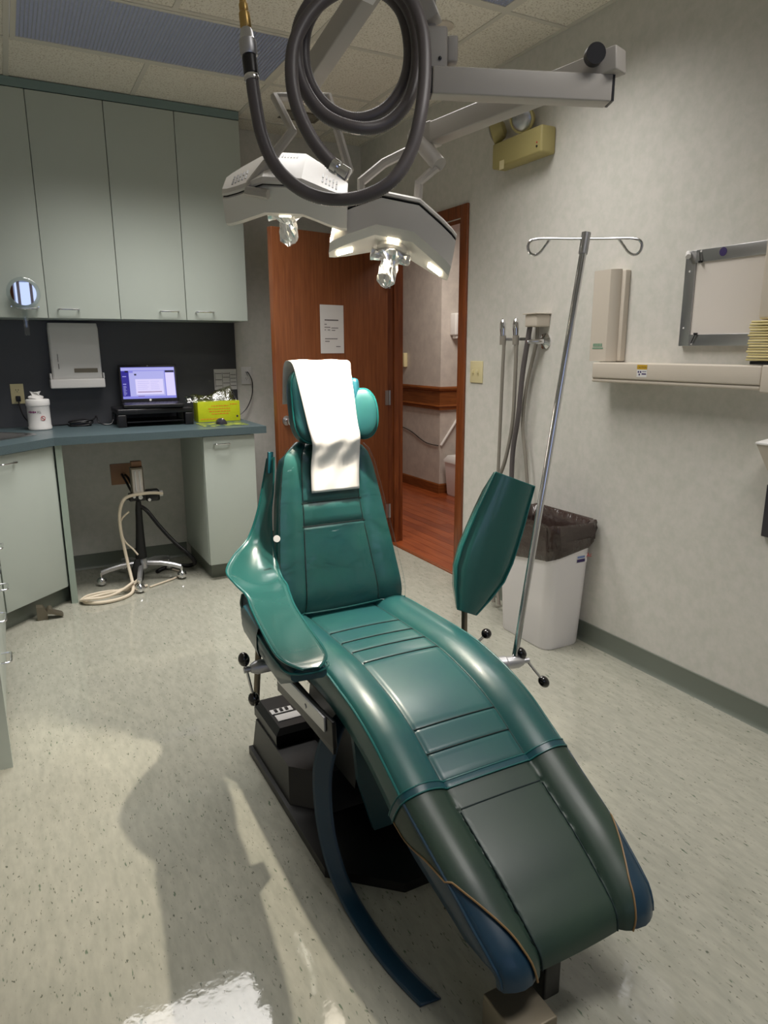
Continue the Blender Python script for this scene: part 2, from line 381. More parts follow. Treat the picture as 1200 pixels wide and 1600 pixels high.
tx = [x for x in gx if XL < x < XR]; ty = [y for y in gy if YF < y < YB]
def in_fix(x, y): return any(fx+.03 < x < fx+1.18 and fy+.03 < y < fy+.57 for fx, fy in FIXT)
for y in ty: obj('tee_bar', MB().box((XL, y-.012, ZC-.004), (XR, y+.012, ZC+.002)), 'tee', ceil, flat=True)
for x in tx:
    for j in range(len(gy)-1):
        y0, y1 = max(gy[j], YF), min(gy[j+1], YB)
        if y1 <= y0+.03 or in_fix(x, (y0+y1)/2): continue
        obj('tee_bar', MB().box((x-.012, y0+.012, ZC-.0041), (x+.012, y1-.012, ZC+.002)), 'tee', ceil, flat=True)
obj('wall_angle', MB().box((XR-.022, YF, ZC-.003), (XR-.0005, YB, ZC+.001)), 'tee', ceil, flat=True)
# louvred fluorescent troffers
FL = ['louvred ceiling light above the wall cabinets', 'louvred ceiling light above the chair, only its corner in view', 'louvred ceiling light above the camera']
for (fx, fy), lb in zip(FIXT, FL):
    t = thing('ceiling_light', (fx+.6096, fy+.3048, ZC-.006), lb, 'ceiling light', 'louvred ceiling lights')
    a, b, c, d = fx+.014, fy+.014, fx+1.2052, fy+.5956
    obj('frame', MB().box((a, b, ZC-.006), (c, b+.022, ZC+.004)).box((a, d-.022, ZC-.006), (c, d, ZC+.004)).box((a, b+.022, ZC-.006), (a+.022, d-.022, ZC+.004)).box((c-.022, b+.022, ZC-.006), (c, d-.022, ZC+.004)), 'tee', t)
    lv = MB(); n = 72
    for k in range(n+1):
        x = a+.022+(c-a-.044)*k/n; lv.add([(x-.0022, b+.022, ZC-.003), (x+.0022, b+.022, ZC-.003), (x+.0022, d-.022, ZC-.003), (x-.0022, d-.022, ZC-.003), (x-.0004, b+.022, ZC+.009), (x+.0004, b+.022, ZC+.009), (x+.0004, d-.022, ZC+.009), (x-.0004, d-.022, ZC+.009)], [(0, 3, 2, 1), (4, 5, 6, 7), (0, 1, 5, 4), (1, 2, 6, 5), (2, 3, 7, 6), (3, 0, 4, 7)])
    for k in range(36):
        y = b+.022+(d-b-.044)*k/35; lv.box((a+.022, y-.001, ZC-.002), (c-.022, y+.001, ZC+.008))
    o = obj('louvre', lv, 'louvre', t, flat=True); o['kind'] = 'stuff'
    obj('reflector', MB().box((a, b, ZC+.0095), (c, d, ZC+.0115)), 'tubeglow', t)
# ceiling vent, round ceiling plate
t = thing('ceiling_vent', (1.72, 4.28, ZC-.006), 'small dark slatted ceiling vent near the far wall', 'vent')
obj('frame', MB().box((1.60, 4.20, ZC-.006), (1.84, 4.215, ZC-.0041)).box((1.60, 4.345, ZC-.006), (1.84, 4.36, ZC-.0041)).box((1.60, 4.215, ZC-.006), (1.615, 4.345, ZC-.0041)).box((1.825, 4.215, ZC-.006), (1.84, 4.345, ZC-.0041)), 'dullmetal', t)
for k in range(7): obj('slat', MB().box((1.615, 4.222+k*.018, ZC-.0055), (1.825, 4.23+k*.018, ZC-.0045)), 'dullmetal', t)
tag(obj('sprinkler_plate', MB().lathe((1.82, 2.885, ZC), (0, 0, -1), [(.055, 0), (.055, .006), (.045, .012), (.02, .016), (.018, .03), (.001, .031)]), 'beige'), 'round cream sprinkler plate on the ceiling behind the lamp pole', 'sprinkler')

# ------------------------------------------------------------------ doorway, door, hall
cs = MB().box((XR-.016, 3.37, 0), (XR, 3.435, 2.15), .004).box((XR-.016, 4.345, 0), (XR, 4.41, 2.15), .004).box((XR-.016, 3.435, 2.085), (XR, 4.345, 2.15), .004)
struct(obj('trim_1', cs, 'trimwood'), 'brown oak casing around the doorway', 'door frame')
struct(obj('trim_2', MB().box((XR, 4.318, 0), (XR+.12, 4.34, 2.08)).box((XR, 3.44, 0), (XR+.12, 3.462, 2.08)).box((XR, 3.462, 2.058), (XR+.12, 4.318, 2.08)).box((XR+.045, 4.305, 0), (XR+.08, 4.318, 2.045)), 'trimwood'), 'brown oak jamb lining of the doorway', 'door frame')
hx, hy = 2.30, 4.30; fxx, fyy = 1.437, 4.10
du = V((fxx-hx, fyy-hy, 0)); DL = .895; du.normalize(); dn = V((du.y, -du.x, 0))
if dn.y > 0: dn = -dn
H0 = V((hx, hy, 0))
dr = obj('door_1', MB().obox(H0+du*DL/2+V((0, 0, 1.04)), du, dn, (0, 0, 1), (DL/2, .022, 1.03), .003), 'doorwood')
struct(dr, 'brown wooden door standing open against the far wall', 'door')
for z in (.25, 1.05, 1.82):
    h = obj('hinge', MB().cyl(H0+dn*.03+V((0, 0, z-.05))-du*.01, H0+dn*.03+V((0, 0, z+.05))-du*.01, .007, n=10).obox(H0+dn*.024+V((0, 0, z))+du*.012, du, dn, (0, 0, 1), (.014, .002, .05)), 'steel', dr)
k = obj('door_knob', MB().lathe(H0+du*(DL-.06)+V((0, 0, .95))+dn*.022, dn, [(.03, 0), (.03, .006), (.012, .01), (.012, .035), (.026, .045), (.028, .06), (.018, .07), (.001, .071)]), 'steel', dr)
# paper sign on the door
so = H0+du*.47+dn*.0235+V((0, 0, 1.50)); su = -du
t = thing('door_notice', so, 'white paper notice taped to the open wooden door', 'sign')
obj('sheet', MB().obox(so, su, dn, (0, 0, 1), (.092, .0006, .148)), 'paper', t)
ink = MB()
for (x, z, w_) in ((-.058, .056, .115), (-.06, .03, .025), (-.06, .012, .05), (-.006, .008, .055), (-.06, -.004, .016), (-.035, -.004, .02), (-.003, -.006, .034), (-.058, -.058, .1), (-.058, -.074, .038), (.028, -.106, .04)):
    n = max(1, int(w_/.009))
    for q in range(n): ink.obox(so+su*(x+.0045+q*.009)+dn*.0009+V((0, 0, z)), su, dn, (0, 0, 1), (.0036, .0002, .0035 if z > .05 else .0022))
obj('print', ink, 'print', t)
# hall
struct(obj('floor_hall', MB().box((XR, 2.6, -.06), (6.2, 9.2, -.012)), 'plankB'), 'hall sub floor', 'floor')
fh = [o for o in bpy.data.objects if o.name == 'floor_hall'][0]
px, k = XR+.001, 0
x = XR+.03
while x < 4.6:
    y = 2.6-random.random()*.8
    while y < 7.0:
        L = .8+random.random()*.5; a, b = max(y, 2.6), min(y+L, 7.4)
        if b-a > .05: obj('plank', MB().box((x+.001, a+.001, -.012), (x+.083, b-.001, 0)), 'plankA' if random.random() < .6 else 'plankB', fh, flat=True)
        y += L
    x += .084
struct(obj('trim_3', MB().box((XR, 3.44, -.01), (XR+.03, 4.34, .006), .003), 'trimwood'), 'oak threshold strip in the doorway', 'threshold')
hb = (3.605, 5.645)
struct(obj('wall_hall', MB().box((hb[0], hb[1], 0), (6.2, 9.2, 2.7)), 'hallwall'), 'cream textured hall wall corner seen through the doorway', 'wall')
struct(obj('wall_hall_end', MB().box((XR+.12, 9.2, 0), (6.2, 9.3, 2.7)).box((XR+.12, 2.5, 0), (6.2, 2.6, 2.7)).box((6.2, 2.5, 0), (6.3, 9.3, 2.7)).box((XR+.02, YB+.12, 0), (XR+.12, 9.3, 2.7)), 'hallwall'), 'far hall walls', 'wall')
struct(obj('ceiling_hall', MB().box((XR+.12, 2.5, 2.7), (6.3, 9.3, 2.8)), 'tee'), 'hall ceiling', 'ceiling')
def hall_profile(name, prof, mat, label, cat):
    ring = lambda p, off: [V((p[0]-off[0]*a, p[1]-off[1]*a, z)) for a, z in prof]
    mb = MB().loft([ring((hb[0], 9.2), (1, 0)), ring(hb, (1, 1)), ring((6.2, hb[1]), (0, 1))])
    struct(obj(name, mb, mat), label, cat)
hall_profile('trim_4', [(0, .812), (.022, .812), (.022, .835), (.03, .845), (.014, .86), (.014, .985), (.03, .995), (.034, 1.012), (.022, 1.028), (0, 1.028)], 'dado', 'wide oak handrail moulding along the hall wall', 'chair rail')
hall_profile('baseboard_hall', [(0, 0), (.014, 0), (.014, .085), (.006, .095), (0, .095)], 'dado', 'oak baseboard along the hall wall', 'baseboard')
t = thing('towel_dispenser', (3.74, 5.58, 1.5), 'white wall dispenser in the hall beyond the doorway', 'dispenser')
obj('body', MB().box((3.70, 5.55, 1.5), (3.82, hb[1], 1.70), .012), 'white', t); obj('nozzle', MB().box((3.72, 5.565, 1.47), (3.80, 5.63, 1.502), .008), 'white', t)
t = thing('hall_bin', (3.74, 5.45, 0), 'white plastic bin standing in the hall by the wall corner', 'bin')
obj('body', MB().loft([[V((3.735+sx*w_, 5.47+sy*w_, z)) for sx, sy in ((-1, -1), (1, -1), (1, 1), (-1, 1))] for w_, z in ((.085, 0), (.09, .01), (.11, .32))]), 'bin', t)
obj('lid', MB().loft([[V((3.735+sx*w_, 5.47+sy*w_, z)) for sx, sy in ((-1, -1), (1, -1), (1, 1), (-1, 1))] for w_, z in ((.118, .32), (.118, .345), (.09, .385), (.03, .395))]), 'white', t)
tag(obj('cord_cover', MB().bar((3.612, hb[1]-.008, .47), (3.83, hb[1]-.008, .76), .014, .03, (0, -1, 0), .003), 'white'), 'slanting white cord cover on the hall wall', 'cord cover')
tag(obj('hall_cable', MB().tube(smooth_path([(3.598, 6.9, .66), (3.598, 6.5, .60), (3.598, 6.2, .56), (3.598, 5.9, .475), (3.598, 5.66, .468)]), .004, 8), 'black'), 'thin dark cable drooping along the hall wall', 'cable')
tag(obj('thermostat', MB().box((3.565, 6.27, 1.20), (3.605, 6.33, 1.34), .006), 'ivory'), 'small ivory wall box on the hall wall', 'wall box')

# ================================================================== CABINETS
def pull(p, q, out, parent, r=.0042):
    p, q, out = V(p), V(q), V(out); d = (q-p).normalized()
    pts = [p, p+out*.75, p+out*.95+d*.006, p+out+d*.014, q+out-d*.014, q+out*.95-d*.006, q+out*.75, q]
    return obj('handle', MB().tube(pts, r, 10), 'chrome', parent, label='chrome wire handle')
UZ0, UZ1, UY = 1.55, 2.685, 4.36
def wall_cab(x0, x1, splits, handles, label):
    t = thing('wall_cabinet', ((x0+x1)/2, YB, UZ0), label, 'cabinet', 'pale green wall cabinets')
    obj('body', MB().box((x0+.001, UY+.021, UZ0), (x1-.001, YB-.001, UZ1)), 'cab', t)
    for (a, b), hd in zip(splits, handles):
        d = obj('door', MB().box((a+.0018, UY, UZ0), (b-.0018, UY+.0195, UZ1-.004), .0015), 'cab', t)
        if hd: pull((hd[0], UY, 1.597), (hd[1], UY, 1.597), (0, -.032, 0), d)
wall_cab(-.14, .612, [(-.14, .235), (.235, .612)], [(.08, .185), (.288, .393)], 'pale green two-door wall cabinet with the round mirror hanging on it')
wall_cab(.612, 1.362, [(.612, .986), (.986, 1.362)], [(.832, .939), (1.041, 1.146)], 'pale green two-door wall cabinet nearest the open door')
wall_cab(-.749, -.14, [(-.749, -.14)], [(-.24, -.16)], 'pale green single-door wall cabinet in the corner')
struct(obj('trim_5', MB().box((XL+.001, UY+.004, UZ1+.001), (1.362, YB-.001, ZC-.0045), 0), 'fascia'), 'grey-green filler strip between wall cabinets and ceiling', 'trim')
struct(obj('wall_backsplash', MB().box((XL+.001, YB-.012, .931), (1.367, YB-.0005, UZ0-.001)), 'splash'), 'dark slate laminate backsplash above the counter', 'backsplash')

CT0, CT1 = .888, .93
sc = V((-.20, 4.20)); a1, a2 = V((.7071, .7071)), V((-.7071, .7071))
def sinkloop(hx_, hy_, r=.05, n=5):
    out = []
    for (sx, sy, a0) in ((1, 1, 0), (-1, 1, 90), (-1, -1, 180), (1, -1, 270)):
        for k in range(n+1):
            an = math.radians(a0+90*k/n); p = sc+a1*(sx*(hx_-r)+r*math.cos(an))+a2*(sy*(hy_-r)+r*math.sin(an)); out.append((p.x, p.y))
    return out
ct = MB().prism([(1.34, YB-.013), (1.34, 4.03), (.18, 4.03), (-.105, 3.745), (-.105, 2.44), (XL+.001, 2.44), (XL+.001, YB-.013)], CT0, CT1, [sinkloop(.235, .175)])
tag(obj('countertop', ct, 'counter', flat=True), 'slate blue-green laminate countertop wrapping round the corner', 'countertop')
t = thing('sink', (sc.x, sc.y, .78), 'stainless steel corner sink let into the counter at left edge', 'sink')
L0 = [V((x, y, CT1+.001)) for x, y in sinkloop(.265, .205, .06)]; L1 = [V((x, y, CT1+.006)) for x, y in sinkloop(.255, .195, .055)]
L2 = [V((x, y, CT1+.004)) for x, y in sinkloop(.232, .172)]; L3 = [V((x, y, .79)) for x, y in sinkloop(.21, .15)]; L4 = [V((x, y, .775)) for x, y in sinkloop(.19, .13)]
obj('bowl', MB().loft([L0, L1, L2, L3, L4], cap=False).add(L4, [tuple(range(len(L4)))]), 'steel', t)
fa = V((sc.x+a2.x*.225, sc.y+a2.y*.225, CT1+.001))
obj('faucet', MB().tube(smooth_path([fa, fa+V((0, 0, .14)), fa+V((.03, -.03, .2)), fa+V((.09, -.09, .2)), fa+V((.12, -.12, .16))]), .011, 12).cyl(fa, fa+V((0, 0, .02)), .028), 'chrome', t)
# right-hand pedestal cabinet
t = thing('base_cabinet', (1.12, 4.38, 0), 'narrow pale green base cabinet under the counter end by the door', 'cabinet')
obj('body', MB().box((.963, 4.082, .1), (1.275, YB-.02, CT0-.001)), 'cab', t)
d = obj('door', MB().box((.965, 4.06, .102), (1.273, 4.0805, CT0-.006), .0015), 'cab', t); pull((1.029, 4.06, .838), (1.117, 4.06, .838), (0, -.03, 0), d)
obj('toe_kick', MB().box((.985, 4.13, 0), (1.27, 4.69, .099)), 'cove', t)
# gable panel by knee space
tag(obj('gable_panel', MB().box((.180, 4.055, 0), (.213, YB-.02, CT0-.001)), 'cabedge'), 'upright pale green panel edge beside the knee space', 'panel')
# diagonal sink cabinet
t = thing('sink_cabinet', (-.25, 4.2, 0), 'pale green corner sink cabinet with slanted door', 'cabinet')
obj('body', MB().prism([(.176, 4.085), (.176, YB-.02), (XL+.002, YB-.02), (XL+.002, 3.765), (-.143, 3.765)], .1, CT0-.12), 'cab', t)
obj('top_rail', MB().prism([(.176, 4.085), (.176, 4.105), (-.16, 3.769), (-.143, 3.765)], CT0-.119, CT0-.001), 'cab', t)
A, B = V((.172, 4.062, 0)), V((-.132, 3.758, 0)); dd = (B-A).normalized(); nn = V((.7071, -.7071, 0))
d = obj('door', MB().obox((A+B)/2+V((0, 0, (.102+CT0-.006)/2))+nn*.000-nn*.009, dd, nn, (0, 0, 1), ((B-A).length/2-.003, .0095, (CT0-.108)/2), .0015), 'cab', t)
hc = A+dd*.27; pull(hc+V((0, 0, .84)), hc+dd*.1+V((0, 0, .84)), nn*.03, d)
obj('toe_kick', MB().prism([(.176, 4.14), (.176, 4.16), (-.19, 3.79), (-.19, 3.77)], 0, .099), 'cove', t)
# drawer runs at left
for (y0, y1, hz, lb) in ((3.11, 3.752, (.80, .65, .53, .34), 'pale green drawer base cabinet next to the corner sink cabinet'), (2.468, 3.108, (.78, .60, .42, .26), 'pale green drawer base cabinet closest to the camera')):
    t = thing('drawer_cabinet', (-.44, (y0+y1)/2, 0), lb, 'cabinet', 'drawer cabinets along the left')
    obj('body', MB().box((XL+.002, y0, .1), (-.156, y1, CT0-.001)), 'cab', t)
    zt = CT0-.005; edges = [zt]+[(hz[i]+hz[i+1])/2 for i in range(3)]+[.103]
    for i in range(4):
        d = obj('drawer', MB().box((-.155, y0+.002, edges[i+1]+.0018), (-.136, y1-.002, edges[i]-.0018), .0015), 'cab', t)
        ym = (y0+y1)/2; pull((-.136, ym-.05, hz[i]), (-.136, ym+.05, hz[i]), (.034, 0, 0), d)
    obj('toe_kick', MB().box((XL+.002, y0+.002, 0), (-.21, y1-.002, .099)), 'cove', t)
tag(obj('end_panel', MB().box((XL+.002, 2.449, 0), (-.128, 2.466, CT0-.001)), 'cab'), 'pale green end panel of the drawer run', 'panel')
# foot pedal for the sink
t = thing('foot_pedal', (.06, 3.86, 0), 'small chrome foot pedal on the floor under the sink cabinet', 'foot pedal')
obj('housing', MB().ext([(0, 0), (.05, 0), (.05, .04), (.03, .07), (0, .075)], (.0, 3.86, .0), (1, 0, 0), (0, 0, 1), (0, 1, 0), .05), 'dullmetal', t)
obj('pivot', MB().cyl((.062, 3.845, .045), (.062, 3.915, .045), .014), 'dullmetal', t)
obj('pedal', MB().ext([(.055, .05), (.12, .02), (.125, .012), (.12, .01), (.05, .036)], (0, 3.85, 0), (1, 0, 0), (0, 0, 1), (0, 1, 0), .055), 'dullmetal', t)

# ================================================================== COUNTER THINGS
# hand mirror
t = thing('hand_mirror', (.12, UY-.045, 1.45), 'round clear-handled hand mirror hanging on the wall cabinet', 'mirror')
mc = V((.125, UY-.045, 1.674)); md = V((-.05, -1, 0)).normalized()
obj('rim', MB().lathe(mc-md*.006, md, [(.062, 0), (.078, 0), (.082, .004), (.082, .009), (.076, .013), (.065, .013), (.062, .009), (.062, 0)]), 'acrylic', t)
obj('glass', MB().lathe(mc-md*.003, md, [(.001, 0), (.0625, 0), (.0625, .008), (.001, .008)], 40), 'mirror', t, flat=True)
obj('handle', MB().box((.108, UY-.051, 1.455), (.134, UY-.041, 1.592), .004), 'acrylic', t)
obj('hanger', MB().cyl((.06, UY, 1.604), (.06, UY-.06, 1.604), .003, n=8).cyl((.19, UY, 1.604), (.19, UY-.06, 1.604), .003, n=8), 'chrome', t)
# paper towel dispenser
t = thing('paper_towel_dispenser', (.37, YB-.013, 1.157), 'off-white paper towel dispenser on the dark backsplash', 'dispenser')
ys = YB-.013
obj('cover', MB().loft([[V((x0, ys, z)), V((x0, y, z)), V((x0+.008, y-.008, z)), V((x1-.008, y-.008, z)), V((x1, y, z)), V((x1, ys, z))] for x0, x1, y, z in ((.233, .511, ys-.09, 1.212), (.236, .508, ys-.098, 1.232), (.236, .508, ys-.086, 1.50), (.240, .504, ys-.07, 1.533))]), 'white', t)
obj('tray', MB().box((.22, ys-.112, 1.157), (.521, ys, 1.211), .006), 'white', t)
obj('cheek', MB().box((.2215, ys-.11, 1.2115), (.2315, ys-.03, 1.245), .003), 'white', t); obj('cheek', MB().box((.5125, ys-.11, 1.2115), (.5205, ys-.03, 1.245), .003), 'white', t)
obj('view_window', MB().box((.355, ys-.108, 1.248), (.485, ys-.105, 1.272)), 'dullmetal', t)
obj('lock', MB().cyl((.372, ys-.082, 1.513), (.372, ys-.085, 1.513), .006), 'steel', t)
obj('emblem', MB().box((.272, ys-.106, 1.27), (.275, ys-.1035, 1.30)).box((.272, ys-.104, 1.31), (.274, ys-.1015, 1.355)), 'print', t)
# outlets
def outlet(name, o, u, n, plates, label, mat='ivory', holes=True, size=(.035, .058)):
    o, u, n = V(o), V(u), V(n); t = thing(name, o, label, 'outlet'); z = V((0, 0, 1))
    obj('plate', MB().obox(o+n*.003, u, n, z, (size[0], .003, size[1]), .002), mat, t)
    for s_ in (-1, 1):
        r = obj('socket', MB().obox(o+n*.0068+z*(s_*.02), u, n, z, (.015, .001, .013), .0006), mat, t)
        obj('slot', MB().obox(o+n*.008+z*(s_*.02+.003)+u*.006, u, n, z, (.0015, .0004, .004)).obox(o+n*.008+z*(s_*.02+.003)-u*.006, u, n, z, (.0015, .0004, .004)).obox(o+n*.008+z*(s_*.02-.007), u, n, z, (.002, .0004, .002)), 'black', r)
    return t
outlet('wall_outlet', (.042, YB-.012, 1.128), (1, 0, 0), (0, -1, 0), 1, 'ivory power outlet on the backsplash behind the wipes tub')
outlet('wall_outlet', (1.437, YB, 1.205), (1, 0, 0), (0, -1, 0), 1, 'pale power outlet on the far wall right of the counter', 'white')
tag(obj('plug', MB().box((.03, YB-.055, 1.085), (.056, YB-.0215, 1.117), .004), 'black'), 'black plug in the outlet behind the wipes tub', 'plug')
tag(obj('power_cable', MB().tube(smooth_path([(.043, YB-.05, 1.086), (.045, YB-.06, 1.06), (.06, YB-.065, 1.0), (.095, YB-.06, .955), (.15, YB-.055, .936), (.22, YB-.05, .936), (.26, YB-.07, .938), (.29, YB-.09, .942)]), .0038, 8), 'black'), 'black cable running from the outlet behind the wipes tub to the adapter', 'cable')
tag(obj('wall_cable', MB().tube(smooth_path([(1.437, YB-.009, 1.226), (1.445, YB-.028, 1.222), (1.468, YB-.03, 1.16), (1.46, YB-.03, 1.07), (1.42, YB-.035, .99), (1.365, YB-.04, .945), (1.325, YB-.05, .9335)]), .0032, 8), 'black'), 'thin black cable hanging from the outlet right of the counter', 'cable')
# taped form
t = thing('paper_form', (1.288, YB-.013, 1.183), 'white paper form taped to the end of the backsplash', 'paper')
obj('sheet', MB().box((1.213, YB-.0145, 1.116), (1.364, YB-.0125, 1.251)), 'paper', t)
pk = MB()
for (x0, x1, z) in ((1.222, 1.264, 1.223), (1.222, 1.264, 1.182), (1.222, 1.264, 1.142), (1.272, 1.316, 1.223), (1.272, 1.316, 1.198), (1.272, 1.316, 1.16), (1.323, 1.36, 1.214), (1.323, 1.36, 1.19), (1.323, 1.36, 1.165), (1.323, 1.36, 1.142)):
    pk.box((x0, YB-.0152, z-.0016), (x1, YB-.0147, z+.0016))
for x in (1.22, 1.268, 1.318): pk.box((x-.001, YB-.0152, 1.13), (x+.001, YB-.0147, 1.23))
obj('print', pk, 'print', t)
# wipes canister
cx, cy = .137, 4.50
t = thing('wipes_canister', (cx, cy, CT1), 'white tub of wipes with a wipe sticking out of its lid', 'canister')
obj('body', MB().lathe((cx, cy, CT1), (0, 0, 1), [(.058, 0), (.0625, .006), (.0625, .02), (.060, .026), (.060, .135), (.0625, .14)], 36), 'white', t)
obj('lid', MB().lathe((cx, cy, CT1+.1402), (0, 0, 1), [(.063, 0), (.0635, .004), (.0635, .028), (.060, .034), (.03, .036), (.001, .036)], 36), 'white', t)
wp = MB(); rg = []
for k in range(9):
    z = CT1+.176+k*.005; w_ = .034+.007*math.sin(k*.9); rg.append([V((cx-.006+w_*math.cos(a)*(1-.045*k)+.004*math.sin(3*a+k), cy+.35*w_*math.sin(a)*(1-.06*k)+.004*math.cos(2*a+k*.7), z+.004*math.sin(2*a+k))) for a in [2*PI*i/18 for i in range(18)]])
obj('wipe', wp.loft(rg), 'paper', t, angle=20)
def on_can(th, z): return V((cx+math.sin(th)*.0608, cy-math.cos(th)*.0608, CT1+z))
lt = MB()
for k in range(5):
    th = -.95+k*.16; p = on_can(th, .105); u_ = V((math.cos(th), math.sin(th), 0)); n_ = V((math.sin(th), -math.cos(th), 0)); lt.obox(p, u_, n_, (0, 0, 1), (.0036, .0003, .0055 if k % 2 else .004))
obj('brand_mark', lt, 'purple', t)
th = .0; u_ = V((math.cos(th), math.sin(th), 0)); obj('lettering', text_mb('XL', .019, on_can(th, .0985)+V((.0, -.001, 0)), u_, V((0, 0, 1))), 'print', t)
sm = MB(); thc = .3; p = on_can(thc, .07); u_ = V((math.cos(thc), math.sin(thc), 0)); n_ = V((math.sin(thc), -math.cos(thc), 0))
ringp = [p+n_*.001+u_*.012*math.cos(a)+V((0, 0, .012*math.sin(a))) for a in [2*PI*i/24 for i in range(25)]]
obj('symbol', MB().tube(ringp, .0011, 6).bar(p+n_*.001+u_*.008+V((0, 0, -.008)), p+n_*.001-u_*.008+V((0, 0, .008)), .0008, .004, n_), 'red', t)
# power adapter + its cable
t = thing('power_adapter', (.36, 4.60, CT1), 'black power adapter with coiled cord lying on the counter', 'adapter')
obj('brick', MB().box((.30, 4.57, CT1), (.42, 4.625, CT1+.028), .006), 'black', t)
obj('cord', MB().tube(smooth_path([(.29, 4.59, .94), (.32, 4.56, .935), (.40, 4.555, .94), (.43, 4.59, .955), (.38, 4.61, .968), (.31, 4.60, .962), (.30, 4.57, .955), (.38, 4.56, .962), (.43, 4.585, .966), (.445, 4.60, .975), (.455, 4.60, .985), (.462, 4.59, .95), (.49, 4.57, .936), (.53, 4.57, .936), (.548, 4.58, .96), (.56, 4.60, .99)]), .0045, 8), 'black', t)
# laptop riser, laptop
t = thing('monitor_riser', (.77, 4.46, CT1), 'black plastic riser stand under the laptop', 'stand')
obj('platform', MB().box((.545, 4.35, 1.005), (.985, 4.63, 1.038), .008), 'black', t)
for x in (.545, .935):
    for y in (4.352, 4.575): obj('leg', MB().box((x, y, CT1), (x+.05, y+.052, 1.0045), .006), 'black', t)
obj('shelf', MB().box((.60, 4.37, .955), (.93, 4.62, .962)), 'black', t)
obj('side_panel', MB().box((.56, 4.405, CT1+.004), (.575, 4.574, 1.0045)), 'black', t)
lt_ = thing('laptop', (.755, 4.46, 1.0385), 'open black laptop with bluish lit screen on the riser', 'laptop')
lr = math.radians(-5); bx, by, bz = V((math.cos(lr), math.sin(lr), 0)), V((-math.sin(lr), math.cos(lr), 0)), V((0, 0, 1))
lc = V((.765, 4.455, 1.0385))
dk = obj('deck', MB().obox(lc+bz*.013, bx, by, bz, (.172, .115, .0105), .005), 'black', lt_)
kb = MB()
for r_ in range(5):
    for c_ in range(14): kb.obox(lc+bz*.0245+bx*(-.148+c_*.0228)+by*(.07-r_*.019), bx, by, bz, (.0096, .0078, .0012))
kk = obj('keyboard', kb, 'kbd', dk); kk['kind'] = 'stuff'
obj('touchpad', MB().obox(lc+bz*.0238+by*-.075-bx*.02, bx, by, bz, (.045, .026, .0006)), 'kbd', dk)
sy = (by*math.sin(math.radians(14))+bz*math.cos(math.radians(14))); sn = -(by*math.cos(math.radians(14))-bz*math.sin(math.radians(14)))
s0 = lc+by*.114+bz*.022
ld = obj('screen_lid', MB().obox(s0+sy*.117, bx, sn, sy, (.172, .006, .116), .004), 'black', lt_)
def scr(name, col, e): return pm(name, (0, 0, 0, 1), .4, emit=col, estr=e)
M['scr'] = scr('screen_blue', rgb(150, 150, 250), .75); M['scrdark'] = scr('screen_navy', rgb(50, 40, 175), .6)
M['scrwhite'] = scr('screen_white', rgb(222, 214, 255), .95); M['scrmid'] = scr('screen_lilac', rgb(186, 186, 250), .85)
M['scrline'] = scr('screen_line', rgb(150, 80, 140), .5); M['scrblk'] = scr('screen_black', rgb(40, 30, 70), .3)
sc0 = s0+sy*.119+sn*.0066
def panel(x0, x1, y0, y1, lvl, mat, nm='screen_area'):
    obj(nm, MB().obox(sc0+bx*((x0+x1)/2-.5)*.318+sy*((y0+y1)/2-.5)*.196+sn*(.0003*lvl), bx, sn, sy, ((x1-x0)/2*.318, .00012, (y1-y0)/2*.196)), mat, ld)
panel(0, 1, 0, 1, 0, 'scr', 'screen')
panel(.0, 1, .90, .98, 1, 'scrmid'); panel(0, .14, .08, .88, 1, 'scrdark'); panel(.14, .22, .08, .82, 1, 'scrmid'); panel(.22, .80, .08, .88, 1, 'scrmid')
panel(.82, .99, .08, .82, 1, 'scrwhite'); panel(.82, .99, .83, .89, 1, 'scrblk'); panel(.25, .77, .13, .62, 2, 'scrwhite'); panel(.28, .73, .20, .22, 3, 'scrline'); panel(.28, .4, .07, .085, 3, 'scrline')
panel(.24, .28, .74, .79, 2, 'scrblk'); panel(.02, .09, .70, .72, 2, 'scrmid'); panel(.02, .08, .46, .48, 2, 'scrmid'); panel(.07, .13, .84, .89, 2, 'scrblk')
for k in range(9): panel(.02, .05+.03*random.random(), .12+k*.035, .13+k*.035, 2, 'scrmid')
for k in range(5): panel(.29, .45+.08*random.random(), .30+k*.06, .305+k*.06, 3, 'scr'); panel(.53, .66+.08*random.random(), .30+k*.06, .305+k*.06, 3, 'scr')
obj('lid_emblem', MB().lathe(s0+sy*.012+sn*.006, sn, [(.007, 0), (.007, .0006), (.001, .0007)]), 'white', ld)
obj('webcam', MB().lathe(s0+sy*.226+sn*.006, sn, [(.0025, 0), (.0025, .0006), (.0005, .0007)]), 'white', ld)
